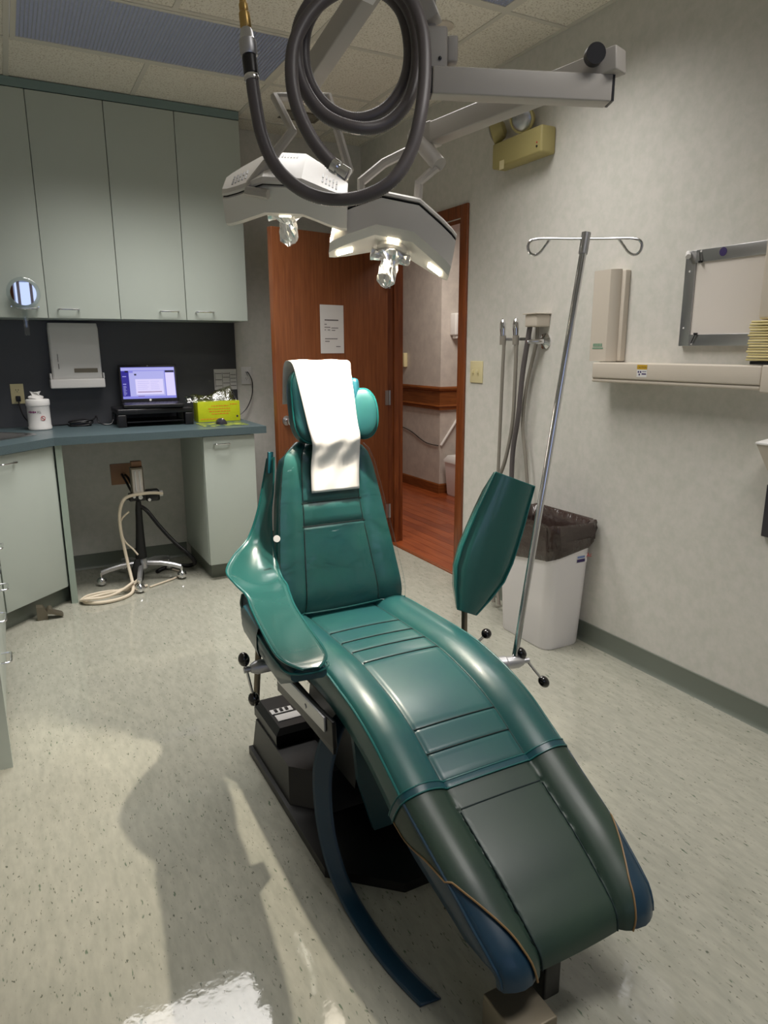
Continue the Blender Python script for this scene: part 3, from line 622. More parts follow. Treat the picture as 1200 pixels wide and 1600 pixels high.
# lime box, bag, mouse pad, mouse
t = thing('glove_box', (1.165, 4.50, CT1), 'lime yellow cardboard box with orange print on the counter', 'box')
obj('carton', MB().box((1.035, 4.44, CT1), (1.305, 4.56, CT1+.128), .002), 'lime', t)
pr = MB()
for k, (x0, x1, z) in enumerate(((1.12, 1.23, .10), (1.10, 1.24, .082), (1.105, 1.24, .066), (1.12, 1.23, .05), (1.24, 1.29, .108), (1.05, 1.2, .018))):
    x = x0
    while x < x1: L = .008+.012*random.random(); pr.box((x, 4.4393, CT1+z-.0035), (min(x+L, x1), 4.4398, CT1+z+.0035)); x += L+.004
obj('print', pr, 'orange', t)
obj('dot', MB().lathe((1.285, 4.4398, CT1+.03), (0, -1, 0), [(.007, 0), (.007, .0005), (.001, .0006)]), 'print', t)
t = tag(obj('plastic_bag', MB().loft([[V((x, 4.44+.1*b, CT1+.1285+h*(math.sin(PI*min(max(b, 0), 1)))*(1 if 0 < b < 1 else 0)+.003*math.sin(9*x*30+b*5))) for b in (0, .12, .3, .5, .7, .88, 1)] for x, h in ((.975, .035), (1.02, .045), (1.08, .04), (1.11, .035), (1.13, .04), (1.17, .07), (1.22, .085), (1.26, .095), (1.275, .07), (1.285, .03))], cap=False, closed=False), 'polybag', angle=25), 'crumpled clear plastic bag lying on top of the lime box', 'bag')
tag(obj('mouse_pad', MB().box((1.0, 4.15, CT1), (1.27, 4.37, CT1+.003), .001), pm('mousepad_print', rgb(150, 160, 60), .6, var=(16, rgb(60, 80, 70), .45, .55))), 'thin green patterned mouse pad in front of the lime box', 'mouse pad')
t = thing('computer_mouse', (1.13, 4.27, CT1+.003), 'small dark grey computer mouse on the mouse pad', 'mouse')
obj('shell', MB().loft([[V((1.13+.031*s_*math.cos(a), 4.26+y, CT1+.003+max(0, .036*s_*math.sin(a)))) for a in [PI*i/12 for i in range(13)]] for y, s_ in ((-.05, .35), (-.046, .7), (-.03, .93), (0, 1), (.03, .9), (.046, .65), (.05, .3))]), 'kbd', t)
obj('scroll_wheel', MB().cyl((1.126, 4.228, CT1+.033), (1.134, 4.228, CT1+.033), .007, n=14), 'steel', t)

# ================================================================== KNEE SPACE: gas stand
tag(obj('wall_plate', MB().box((.515, YB-.006, .533), (.675, YB, .668), .002), 'bronze'), 'bronze junction plate on the wall in the knee space', 'wall plate')
t = thing('gas_flowmeter_stand', (.60, 4.29, 0), 'rolling gas flowmeter stand with chrome casters in the knee space', 'medical stand')
hub = V((.60, 4.29, .1))
obj('hub', MB().lathe((.60, 4.29, .075), (0, 0, 1), [(.03, 0), (.038, .01), (.038, .06), (.028, .075), (.02, .085)]), 'alu', t)
for an in (-103, 178, -22, 38, 110):
    a = math.radians(an); e = hub+V((math.cos(a)*.235, math.sin(a)*.235, -.012)); dv = V((math.cos(a), math.sin(a), 0)); sd = V((-math.sin(a), math.cos(a), 0))
    lg = obj('leg', MB().loft([[p+sd*w_+V((0, 0, h)) for w_, h in ((-.013, -.012), (.013, -.012), (.013, .006), (.006, .013), (-.006, .013), (-.013, .006))] for p in (hub+dv*.03+V((0, 0, .012)), hub+dv*.12+V((0, 0, .008)), hub+dv*.19+V((0, 0, -.006)), e+V((0, 0, -.008)))]), 'alu', t)
    obj('caster', MB().ball(e+V((0, 0, -.059)), .028).cyl(e+V((0, 0, -.035)), e+V((0, 0, -.008)), .009, n=12), 'chrome', lg)
obj('pole', MB().cyl((.60, 4.29, .16), (.612, 4.30, .50), .013), 'alu', t)
obj('manifold', MB().box((.56, 4.27, .50), (.66, 4.33, .545), .006).box((.655, 4.265, .49), (.735, 4.33, .56), .012).cyl((.545, 4.29, .52), (.565, 4.29, .52), .012), 'black', t)
obj('fitting', MB().cyl((.735, 4.29, .53), (.755, 4.288, .53), .017).cyl((.62, 4.265, .525), (.62, 4.245, .525), .012).cyl((.585, 4.268, .53), (.585, 4.25, .53), .008).cyl((.67, 4.262, .505), (.67, 4.25, .505), .009), 'white', t)
obj('flowmeter', MB().box((.585, 4.275, .548), (.645, 4.325, .69), .004), 'milk', t)
obj('frame', MB().box((.580, 4.272, .547), (.5845, 4.328, .70)).box((.6455, 4.272, .547), (.65, 4.328, .70)).box((.5846, 4.272, .691), (.6454, 4.328, .70)), 'dullmetal', t)
obj('cap', MB().box((.588, 4.295, .7005), (.648, 4.335, .735), .003), 'bronze', t)
for x in (.603, .627): obj('scale_tube', MB().cyl((x, 4.2725, .56), (x, 4.2725, .68), .005, n=10), 'white', t)
bag_r = [(.50, .026), (.45, .034), (.38, .036), (.30, .042), (.22, .050), (.15, .06)]
obj('bag_sleeve', MB().loft([[V((.607-.03*(.5-z)+r*.55*math.cos(a)*(1.0+.12*math.sin(3*a)), 4.262+r*.4*math.sin(a), z)) for a in [2*PI*i/20 for i in range(20)]] for z, r in bag_r]), 'rubber', t)
obj('breathing_bag', MB().loft([[V((.572-.05*(.3-z)+r*math.cos(a), 4.215+r*.7*math.sin(a), z)) for a in [2*PI*i/18 for i in range(18)]] for z, r in ((.16, .012), (.14, .02), (.10, .034), (.06, .038), (.03, .034), (.012, .02))]), 'rubber', t)
tag(obj('corrugated_hose', MB().tube(resample(smooth_path([(.615, 4.262, .47), (.65, 4.25, .44), (.72, 4.27, .33), (.80, 4.28, .22), (.88, 4.29, .13), (.925, 4.32, .06), (.91, 4.40, .018), (.84, 4.46, .013), (.76, 4.44, .013), (.70, 4.38, .013)], 10), .003), .011, 10, lambda i: .011+.0016*(i % 2)), 'black'), 'black corrugated hose slanting from the gas stand to the floor', 'hose')
tag(obj('white_tube', MB().tube(smooth_path([(.75, 4.27, .532), (.70, 4.25, .545), (.62, 4.22, .552), (.53, 4.22, .535), (.495, 4.23, .46), (.49, 4.235, .36), (.50, 4.235, .25), (.51, 4.20, .14), (.515, 4.12, .05), (.50, 4.05, .014), (.43, 3.98, .012), (.33, 3.96, .012), (.25, 4.00, .012), (.25, 4.06, .012), (.33, 4.09, .013), (.42, 4.08, .024), (.50, 4.10, .035), (.55, 4.15, .05)]), .0095, 10), 'cream'), 'thick cream tube looping from the gas stand onto the floor', 'tube')
tag(obj('white_tube', MB().tube(smooth_path([(.545, 4.23, .45), (.505, 4.245, .41), (.492, 4.26, .35), (.51, 4.25, .27), (.55, 4.225, .22), (.57, 4.20, .19)]), .0055, 8), 'cream'), 'thin cream tube curving at the neck of the gas stand', 'tube')
tag(obj('white_tube', MB().tube(smooth_path([(.60, 4.14, .012), (.50, 4.11, .012), (.38, 4.14, .012), (.27, 4.12, .011), (.225, 4.05, .011), (.25, 3.985, .0345), (.34, 3.975, .036), (.42, 4.02, .036), (.52, 4.10, .06)]), .0075, 10), 'cream'), 'cream tube coiled flat on the floor beside the casters', 'tube')
tag(obj('floor_cord', MB().tube(smooth_path([(.61, 4.12, .007), (.70, 4.17, .007), (.78, 4.22, .007), (.84, 4.3, .007), (.80, 4.40, .007)]), .006, 8), 'cream'), 'thin pale cord on the floor by the right caster', 'cord')
tag(obj('supply_hose', MB().tube(smooth_path([(.58, YB-.02, .60), (.585, YB-.08, .585), (.60, 4.50, .53), (.60, 4.38, .515)]), .008, 8).tube(smooth_path([(.60, YB-.02, .595), (.61, YB-.08, .58), (.62, 4.50, .53), (.625, 4.38, .518)]), .008, 8), 'black'), 'black twin supply hose from the bronze plate to the gas stand', 'hose')

# ================================================================== RIGHT WALL THINGS
xw = XR
t = thing('light_switch', (xw, 3.263, 1.25), 'ivory double light switch plate beside the doorway', 'switch')
obj('plate', MB().box((xw-.007, 3.205, 1.19), (xw, 3.322, 1.31), .003), 'ivory', t)
for y in (3.24, 3.287): obj('toggle', MB().box((xw-.018, y-.005, 1.243), (xw-.0072, y+.005, 1.262), .002).box((xw-.0085, y-.009, 1.23), (xw-.0071, y+.009, 1.275)), 'ivory', t)
# suction handpiece hooks with tubes
def hookset(y, label):
    t = thing('suction_hook', (xw, y, 1.40), label, 'holder', 'wall hooks')
    obj('bracket', MB().box((xw-.012, y-.035, 1.405), (xw, y-.005, 1.44), .003).box((xw-.07, y-.03, 1.415), (xw-.012, y-.015, 1.43), .002), 'steel', t)
    obj('cup', MB().cyl((xw-.075, y-.005, 1.395), (xw-.075, y-.005, 1.44), .016, n=16), 'greytube', t)
    h = obj('handpiece', MB().lathe((xw-.075, y-.005, 1.4405), (0, .05, 1), [(.014, 0), (.016, .03), (.015, .06), (.009, .078), (.004, .084)], 18), 'chrome', t)
hookset(2.945, 'chrome suction handpiece in a wall hook, nearer the light switch')
hookset(2.842, 'chrome suction handpiece in a wall hook, nearer the chrome peg')
t = thing('tube_holder', (xw, 2.72, 1.47), 'small grey wall holder gripping two grey tubes', 'holder')
obj('block', MB().box((xw-.085, 2.675, 1.478), (xw, 2.76, 1.535), .006), 'beige', t); obj('lip', MB().box((xw-.095, 2.668, 1.5355), (xw, 2.767, 1.541), .002), 'beige', t)
t = thing('wall_peg', (xw, 2.70, 1.41), 'chrome peg on a round flange on the papered wall', 'peg')
obj('flange', MB().lathe((xw, 2.70, 1.41), (-1, 0, 0), [(.038, 0), (.038, .006), (.026, .012), (.016, .018)]), 'chrome', t)
obj('peg', MB().lathe((xw-.018, 2.70, 1.41), V((-1, .22, -.02)), [(.013, 0), (.013, .035), (.010, .04), (.010, .075), (.006, .085), (.001, .086)], 18), 'chrome', t)
tubes = [([(xw-.075, 2.930, 1.396), (xw-.075, 2.935, 1.2), (xw-.07, 2.945, .95), (xw-.07, 2.950, .7), (xw-.08, 2.945, .45), (xw-.10, 2.905, .2), (xw-.12, 2.835, .03)], .009, 'greytube', 'grey tube hanging from the hook nearer the light switch'),
         ([(xw-.075, 2.830, 1.396), (xw-.075, 2.830, 1.2), (xw-.07, 2.845, 1.0), (xw-.07, 2.895, .8), (xw-.075, 2.965, .65), (xw-.08, 2.995, .5), (xw-.09, 2.955, .25), (xw-.12, 2.885, .03)], .010, 'greytube', 'grey tube hanging from the hook nearer the chrome peg'),
         ([(xw-.06, 2.750, 1.479), (xw-.06, 2.765, 1.40), (xw-.062, 2.790, 1.25), (xw-.065, 2.805, 1.05), (xw-.06, 2.845, .85), (xw-.06, 2.845, .6), (xw-.075, 2.825, .35), (xw-.10, 2.785, .03)], .013, 'hose', 'thick grey tube hanging straight from the wall holder'),
         ([(xw-.03, 2.730, 1.479), (xw-.03, 2.735, 1.40), (xw-.035, 2.785, 1.2), (xw-.035, 2.805, 1.0), (xw-.035, 2.765, .8), (xw-.04, 2.735, .6), (xw-.05, 2.745, .35), (xw-.08, 2.75, .03)], .009, 'greytube', 'thinner grey tube curving right from the wall holder')]
for pts, r, mt, lb in tubes: tag(obj('hanging_tube', MB().tube(smooth_path(pts), r, 10), mt), lb, 'tube')
# wall unit (tall box) + swing arm
t = thing('xray_control_box', (xw, 2.2770, 1.321), 'tall beige control box on the wall above the bracket arm', 'control box')
obj('housing', MB().loft([[V((xw-.045, y0, z)), V((xw-.062, y0-.012 if False else y0, z)), V((xw-.07, y0-.01, z)), V((xw-.07, y1+.028, z)), V((xw-.05, y1+.008, z)), V((xw-.03, y1+.004, z)), V((xw-.03, y0, z))] for y0, y1, z in ((2.3370, 2.2070, 1.322), (2.3370, 2.2070, 1.695))]), 'beige', t)
obj('back_box', MB().box((xw-.0295, 2.1920, 1.322), (xw, 2.3340, 1.692), .004), 'beige', t)
obj('name_strip', MB().box((xw-.0712, 2.2520, 1.374), (xw-.0702, 2.3140, 1.379)), 'greenink', t)
nm = MB()
for k in range(6): nm.box((xw-.0712, 2.3040-k*.009, 1.383), (xw-.0702, 2.3105-k*.009, 1.396))
obj('name_marks', nm, 'greenink', t)
t = thing('bracket_arm', (xw, 1.97, 1.23), 'long beige wall bracket arm with caution sticker', 'bracket')
ax0, ax1 = xw-.11, xw-.03
ar = obj('beam', MB().box((ax0, 1.495, 1.252), (ax1, 2.268, 1.318), .006), 'beige', t)
obj('lower_lip', MB().box((ax0+.004, 1.495, 1.236), (ax1, 2.272, 1.2515), .006), 'beige', t)
obj('wall_mount', MB().box((ax1, 1.95, 1.24), (xw, 2.25, 1.312), .003), 'beige', t)
obj('end_cap', MB().box((ax0-.002, 1.42, 1.228), (ax1, 1.494, 1.32), .006), 'beige', t)
obj('screw', MB().lathe((ax0-.002, 1.455, 1.285), (-1, 0, 0), [(.005, 0), (.005, .002), (.001, .003)], 14), 'black', t)
sk = obj('caution_sticker', MB().box((ax0-.0008, 1.9710, 1.264), (ax0, 2.0210, 1.312)), 'white', t)
obj('band', MB().box((ax0-.0012, 1.9710, 1.294), (ax0-.0008, 2.0210, 1.312)), 'amber', sk)
obj('lettering', text_mb('CAUTION', .0105, (ax0-.0014, 1.9960, 1.2985), (0, -1, 0), (0, 0, 1)), 'print', sk)
obj('symbol', MB().lathe((ax0-.0008, 2.0130, 1.284), (-1, 0, 0), [(.004, 0), (.004, .0005), (.001, .0006)], 10).lathe((ax0-.0008, 2.0020, 1.284), (-1, 0, 0), [(.004, 0), (.004, .0005), (.001, .0006)], 10).lathe((ax0-.0008, 2.0075, 1.274), (-1, 0, 0), [(.004, 0), (.004, .0005), (.001, .0006)], 10), 'darkink', sk)
obj('fine_print', MB().box((ax0-.0012, 1.9740, 1.285), (ax0-.0008, 1.9940, 1.287)).box((ax0-.0012, 1.9740, 1.274), (ax0-.0008, 1.9960, 1.279)), 'darkink', sk)
# folded bellows joint + vertical column at the right edge
t = thing('bellows_arm', (ax0+.04, 1.50, 1.321), 'cream ridged bellows of folded arm standing on the bracket end', 'bellows')
obj('plinth', MB().box((ax0+.006, 1.46, 1.3205), (ax1-.006, 1.545, 1.332), .002), 'black', t)
for k in range(15):
    obj('fold', MB().box((ax0-.004-.002*(k % 2), 1.44, 1.333+k*.0088), (ax1+.004, 1.555-.003*(k % 3), 1.340+k*.0088), .003), 'yellowfold', t)
tag(obj('arm_column', MB().box((ax0+.01, 1.40, 1.466), (ax1, 1.538, 2.0), .012), 'beige'), 'beige upright arm column at the right edge above the bellows', 'arm')
# film viewer
t = thing('film_viewer', (xw, 1.73, 1.38), 'steel framed white light box for films on the wall', 'light box')
y0, y1, z0, z1 = 1.51, 1.908, 1.383, 1.728
fr = obj('frame', MB().box((xw-.022, y1-.045, z0), (xw, y1, z1), .001).box((xw-.022, y0, z0), (xw, y0+.045, z1), .001).box((xw-.022, y0+.045, z0), (xw, y1-.045, z0+.042), .001).box((xw-.022, y0+.045, z1-.044), (xw, y1-.045, z1), .001), 'steel', t)
obj('diffuser', MB().box((xw-.016, y0+.045, z0+.042), (xw, y1-.045, z1-.044)), 'milk', t)
for (y, z) in ((1.886, 1.655), (1.891, 1.45), (1.843, 1.722), (1.849, 1.39)): obj('rivet', MB().lathe((xw-.022, y, z), (-1, 0, 0), [(.0035, 0), (.0035, .0015), (.001, .002)], 10), 'white', fr)
for (ya, za, yb, zb) in ((1.846, 1.718, 1.839, 1.685), (1.849, 1.392, 1.831, 1.428)): obj('film_clip', MB().bar((xw-.026, ya, za), (xw-.028, yb, zb), .002, .003).box((xw-.031, yb-.006, zb-.004), (xw-.0225, yb+.006, zb+.003)), 'black', fr)
obj('badge', MB().lathe((xw-.022, 1.751, 1.71), (-1, 0, 0), [(.015, 0), (.015, .001), (.001, .0015)], 24), 'darkink', fr)
obj('switch_knob', MB().cyl((xw-.022, 1.899, 1.722), (xw-.05, 1.876, 1.705), .009, n=14), 'white', t)
# wall dispenser at right edge
t = thing('sharps_container', (xw, 1.396, .94), 'beige wall container at the right edge of the picture', 'container')
obj('tub', MB().loft([[V((xw-d, ya, z)), V((xw-d, yb, z)), V((xw, yb, z)), V((xw, ya, z))] for d, ya, yb, z in ((.03, 1.226, 1.421, .93), (.10, 1.216, 1.436, .97), (.125, 1.196, 1.471, 1.06))]), 'beige', t)
obj('lid', MB().loft([[V((xw-d, ya, z)), V((xw-d, yb, z)), V((xw, yb, z)), V((xw, ya, z))] for d, ya, yb, z in ((.128, 1.194, 1.474, 1.0605), (.128, 1.194, 1.474, 1.066), (.10, 1.206, 1.451, 1.078), (.06, 1.226, 1.416, 1.092))]), 'white', t)
tag(obj('wall_bracket', MB().box((xw-.02, 1.33, .723), (xw, 1.485, .91), .003), 'kbd'), 'dark steel bracket under the beige wall container', 'bracket')
# emergency light
t = thing('emergency_light', (xw, 2.99, 2.27), 'yellowed emergency light with two round lamps high on the wall', 'emergency light')
obj('case', MB().box((xw-.085, 2.695, 2.242), (xw, 3.065, 2.358), .01), 'olive', t)
for y, dv in ((2.85, V((-.75, -.35, -.25))), (3.06, V((-.55, .55, -.25)))):
    c = V((xw-.07, y, 2.418)); dv = dv.normalized()
    hd = obj('lamp_head', MB().lathe(c-dv*.05, dv, [(.02, 0), (.045, .015), (.058, .05), (.060, .068), (.052, .072), (.050, .066), (.001, .066)], 26).cyl(c-dv*.03-V((0, 0, .05)), c-dv*.03, .010, n=12), 'olive', t)
    obj('lamp_lens', MB().lathe(c+dv*.017, dv, [(.050, 0), (.040, .008), (.02, .013), (.001, .014)], 22), 'steel', hd)
obj('test_button', MB().cyl((xw-.085, 2.725, 2.272), (xw-.088, 2.725, 2.272), .005, n=12), 'black', t); obj('pilot_lamp', MB().cyl((xw-.085, 2.725, 2.288), (xw-.088, 2.725, 2.288), .003, n=10), 'red', t)
obj('tag', MB().box((xw-.0866, 2.965, 2.228), (xw-.0853, 3.0, 2.268)), 'ivory', t)

# ------------------------------------------------------------------ waste bin
def rrect(cx_, cy_, hx_, hy_, r, z, n=6):
    out = []
    for (sx, sy_, a0) in ((1, 1, 0), (-1, 1, 90), (-1, -1, 180), (1, -1, 270)):
        for k_ in range(n+1): an = math.radians(a0+90*k_/n); out.append(V((cx_+sx*(hx_-r)+r*math.cos(an), cy_+sy_*(hy_-r)+r*math.sin(an), z)))
    return out
bxc, byc = 2.178, 2.48
t = thing('waste_bin', (bxc, byc, 0), 'tall white plastic waste bin by the papered wall', 'bin')
obj('body', MB().loft([rrect(bxc, byc, .105, .170, .045, 0), rrect(bxc, byc, .11, .175, .05, .01), rrect(bxc, byc, .128, .205, .05, .575), rrect(bxc, byc, .131, .21, .05, .585), rrect(bxc, byc, .131, .21, .05, .60)], cap=False).add(rrect(bxc, byc, .105, .170, .045, 0), [tuple(range(28))]), 'bin', t)
p = V((bxc-.134, byc-.09, .40))
def on_bin(a, z):          # front face towards camera (-Y)
    return V((bxc+a, byc-.175-.030*(z/.575)-.0012, z))
st = obj('sticker', MB().obox(on_bin(.06, .435), (1, 0, 0), (0, -1, -.06), (0, 0, 1), (.032, .0006, .018)), 'white', t)
obj('sticker_band', MB().obox(on_bin(.055, .427)+V((0, -.0012, 0)), (1, 0, 0), (0, 1, 0), (0, 0, 1), (.024, .0003, .0075)), 'darkink', st)
obj('sticker_text', MB().obox(on_bin(.055, .444)+V((0, -.0012, 0)), (1, 0, 0), (0, 1, 0), (0, 0, 1), (.022, .0003, .005)), 'blueink', st)
obj('sticker_mark', text_mb('Ac', .030, on_bin(.103, .438)+V((0, -.0015, 0)), (1, 0, 0), (0, 0, 1)), 'red', t)
# liner: folded over the rim, crumpled
rg = []
def crumple(ring, amp, seed):
    c = sum(ring, V())/len(ring); out = []
    for i, q in enumerate(ring): d_ = (q-c); d_.z = 0; d_.normalize(); out.append(q+d_*amp*(math.sin(i*1.7+seed)+.6*math.sin(i*3.1+seed*2.3))+V((0, 0, amp*.8*math.sin(i*.9+seed))))
    return out
def lowering(ring, dz): return [q+V((0, 0, dz(q))) for q in ring]
dip = lambda q: .028*math.sin((q.x-bxc)*7)-.03*(q.y-byc)/.2
for (e_, z, am) in ((.002, .44, .002), (.010, .455, .004), (.013, .49, .006), (.012, .53, .006), (.016, .57, .006), (.014, .60, .004), (.006, .612, .004), (-.008, .606, .004), (-.018, .55, .009), (-.03, .47, .012), (-.045, .38, .014), (-.055, .25, .01)):
    h_ = .10+.035*min(z, .6)/.575
    h_ = .11+.018*min(z, .6)/.575; k2_ = .175+.03*min(z, .6)/.575; ring = rrect(bxc, byc, min(h_+e_+.006, .138), k2_+e_+.006, .05, z, 8)
    if z < .5 and e_ > 0: ring = lowering(ring, dip)
    rg.append([V((min(q.x, XR-.004), q.y, q.z)) for q in crumple(ring, am, z*40)])
o = tag(obj('bin_liner', MB().loft(rg, cap=False).add(rg[-1], [tuple(range(len(rg[-1])))]), 'bag', angle=60), 'dark brown plastic liner folded over the waste bin rim', 'bin liner')

# ================================================================== DENTAL CHAIR
XC = .90
CH = thing('treatment_chair', (XC, 1.75, 0), 'teal green vinyl reclining treatment chair in the middle of the room', 'chair')
prof = smooth_path([(0, 2.02, .528), (0, 1.95, .532), (0, 1.822, .534), (0, 1.738, .535), (0, 1.66, .535), (0, 1.58, .532), (0, 1.50, .521), (0, 1.41, .503), (0, 1.319, .472), (0, 1.255, .440), (0, 1.191, .406), (0, 1.125, .371), (0, 1.0, .310), (0, .93, .268), (0, .895, .246), (0, .872, .229), (0, .858, .210), (0, .854, .185)], 10)
prof = resample(prof, .002)
def seat_frame(i):
    a, b = prof[max(0, i-3)], prof[min(len(prof)-1, i+3)]; tdir = (b-a).normalized(); return prof[i], tdir, V((0, tdir.z, -tdir.y))
CR = [1.822, 1.738, 1.666, 1.594, 1.319, 1.255, 1.191]
def widths(y): return lerpf(y, [.85, .875, .92, 1.0, 1.166, 1.5, 2.0], [.198, .208, .214, .222, .232, .237, .232])
crI = [min(range(len(prof)), key=lambda i: abs(prof[i].y-c) if prof[i].z > .2 else 9) for c in CR]
stations = sorted(set(list(range(0, len(prof), 8))+[len(prof)-1]+[max(0, min(len(prof)-1, c+d)) for c in crI for d in (-3, -1, 0, 1, 3)]))
US = [0, .04, .08, .105, .116, .120, .123, .126, .132, .145, .165, .19, .21, .225, .235]
def surf_h(u, i, wf):
    u = abs(u)
    if u < .123:
        h = .003*(1-(u/.123)**2)-(.004 if u > .1225 else 0)
        for c in crI:
            d = abs(i-c)
            if d <= 3: h -= .0022*(1-d/3.2)
        if u > .119: h -= .003
        return h
    t_ = (u-.123)/.112
    return -.004*max(0, 1-t_*9)+.025*math.sin(PI*min(1, t_*.86+.02))*(1 if i < 2000 else 1)
def cross(i, lift=0, ulim=None):
    p, td, n = seat_frame(i); th = lerpf(p.y, [.855, .875, .93, 1.1], [.02, .03, .06, .085]); W = widths(p.y); wf = W/.235; out = []
    def pt(s):           # s = surface distance from the centre line (m at full width)
        sg = -1 if s < 0 else 1; a = abs(s)
        if a <= .235: return V((XC+sg*a*wf, p.y, p.z))+n*(surf_h(a, i, wf)+lift)
        dn_ = min(a-.235, .085)/.085*th; return V((XC+sg*(W+.004*math.sin(dn_/th*PI)+lift), p.y, p.z))+n*(.006-dn_)
    if ulim is None:
        for s in [-x for x in US[::-1]]+US[1:]: out.append(pt(s))
        for s in (.245, .265, .29, .32): out.append(pt(s))
        e = p-n*(th+.006); out += [V((XC+W*.9, e.y, e.z)), V((XC, e.y, e.z)), V((XC-W*.9, e.y, e.z))]
        for s in (-.32, -.29, -.265, -.245): out.append(pt(s))
        return out
    N = 84
    return [pt(-ulim+2*ulim*k_/N) for k_ in range(N+1)]
ib = min(range(len(prof)), key=lambda i: abs(prof[i].y-1.172))
seat = obj('seat_cushion', MB().loft([cross(i) for i in stations if i <= ib]), 'teal', CH, angle=60)
legc = obj('leg_cushion', MB().loft([cross(i) for i in sorted(set([ib]+[i for i in stations if i > ib]+list(range(len(prof)-30, len(prof), 3))))]), 'navy', CH, angle=60, label='leg cushion under the foot cover, blue reflection put into its colour')  # blue reflection on the teal sides painted in as navy
for sg, pr0, i0_, i1_ in ((-1, seat, 0, ib), (1, seat, 0, ib), (-1, legc, ib, len(prof)), (1, legc, ib, len(prof))):
    pts = []
    for i in range(i0_, i1_, 8):
        p, td, n = seat_frame(i); pts.append(V((XC+sg*(widths(p.y)+.002), p.y, p.z))+n*.006)
    obj('piping', MB().tube(pts, .0038, 8), 'tealpipe' if pr0 == seat else 'navy', pr0)
    if pr0 != seat: continue
    pts = []
    for i in range(0, ib, 8):
        p, td, n = seat_frame(i); wf = widths(p.y)/.235; pts.append(V((XC+sg*.1228*wf, p.y, p.z))+n*(-.004))
    obj('seam', MB().tube(pts, .0022, 6), 'seam', seat)
for c in crI:
    p, td, n = seat_frame(c); obj('seam', MB().tube([V((XC+x, p.y, p.z))+n*(-.0004+.003*(1-(x/.123)**2)) for x in (-.12, -.06, 0, .06, .12)], .0018, 6), 'seam', seat)
# foot cover: draped from the band to the toe, narrowing towards the toe
ib = min(range(len(prof)), key=lambda i: abs(prof[i].y-1.172)); fc = list(range(ib, len(prof), 5))+[len(prof)-1]
def ulim_(i): return lerpf((i-ib)/(len(prof)-1-ib), [0, .12, .3, .55, .8, 1], [.315, .305, .262, .222, .175, .150])
cov = obj('foot_cover', MB().loft([cross(i, .0045, ulim_(i)) for i in fc], cap=False, closed=False), 'footvinyl', CH, angle=60, label='dull grey-green vinyl foot cover')
for sg in (0, -1): obj('cover_piping', MB().tube([cross(i, .0055, ulim_(i))[sg] for i in fc], .0022, 6), 'tan', cov)
for s_ in (-1, 1): obj('cover_seam', MB().tube([cross(i, .0045, .119)[0 if s_ < 0 else -1] for i in fc[6:]], .002, 6), 'seam', cov)
icr = min(range(len(prof)), key=lambda i: abs(prof[i].y-1.125)); obj('cover_seam', MB().tube(cross(icr, .0045, .115), .002, 6), 'seam', cov)
# waist band across the knees
bandr = [cross(i, .0075, .318) for i in range(ib-9, ib+3, 3)]
bnd = obj('knee_band', MB().loft(bandr, cap=False, closed=False), 'tealdark', CH, angle=60)
for i in (ib-9, ib): obj('piping', MB().tube(cross(i, .008, .315), .002, 6), 'tealpipe', bnd)
# backrest
bp = resample(smooth_path([(0, 2.015, .50), (0, 1.99, .55), (0, 1.985, .60), (0, 2.012, .70), (0, 2.035, .78), (0, 2.056, .86), (0, 2.075, .95), (0, 2.09, 1.02), (0, 2.105, 1.06), (0, 2.13, 1.075)], 10), .004)
def back_w(z): return lerpf(z, [.5, .56, .62, .75, .9, 1.0, 1.045, 1.062, 1.075], [.222, .220, .214, .199, .178, .160, .146, .128, .10])
crB = [min(range(len(bp)), key=lambda i: abs(bp[i].z-z)) for z in (.889, .818)]
def back_cross(i, lift=0, front=False, sc_=1):
    a, b = bp[max(0, i-3)], bp[min(len(bp)-1, i+3)]; td = (b-a).normalized(); n = V((0, -td.z, td.y)); p = bp[i]; W = back_w(p.z)*sc_; sm_ = lerpf(p.z, [.56, .85, 1.07], [.60, .56, .60])
    def h(f):
        af = abs(f)
        if af < sm_:
            q = .005*(1-(af/sm_)**2)
            for c in crB:
                if abs(i-c) <= 1: q -= .003
            return q
        t_ = (af-sm_)/(1-sm_); return -.003*max(0, 1-8*t_)+.010*math.sin(PI*min(1, t_*.8+.02))
    fs = [0, .2, .4, .5, sm_-.02, sm_-.004, sm_+.004, sm_+.03, .72, .8, .88, .95, 1]
    out = [V((XC+W*f, p.y, p.z))+n*(h(f)+lift) for f in [-x for x in fs[::-1]]+fs[1:]]
    if front: return out
    for f, d in ((1.02, -.02), (1.02, -.05), (.93, -.072), (0, -.078), (-.93, -.072), (-1.02, -.05), (-1.02, -.02)): out.append(V((XC+W*f, p.y, p.z))+n*d)
    return out
bst = sorted(set(list(range(0, len(bp), 5))+[len(bp)-1]+[c+d for c in crB for d in (-2, -1, 0, 1, 2)]))
back = obj('backrest', MB().loft([back_cross(i) for i in bst]), 'teal', CH, angle=60)
for c in crB: obj('seam', MB().tube(back_cross(c, -.0005, True)[5:-5], .002, 6), 'seam', back)
for sg in (0, 1): obj('seam', MB().tube([back_cross(i, -.001, True)[7 if not sg else -8] for i in range(14, len(bp)-8, 4)], .0022, 6), 'seam', back)
cvr = obj('clear_cover', MB().loft([back_cross(i, .009+.0015*math.sin(i*.22), True, 1.035) for i in range(14, len(bp)-6, 4)], cap=False, closed=False), 'clearvinyl', back, angle=60, label='clear plastic cover sheet')
ed = [back_cross(i, .009, True, 1.04) for i in range(14, len(bp)-6, 4)]
obj('cover_hem', MB().tube([e[-1] for e in ed], .0016, 6).tube([e[0] for e in ed], .0016, 6), 'acrylic', cvr)
obj('cover_hem', MB().tube(ed[0], .0025, 6), 'tealpipe', cvr)
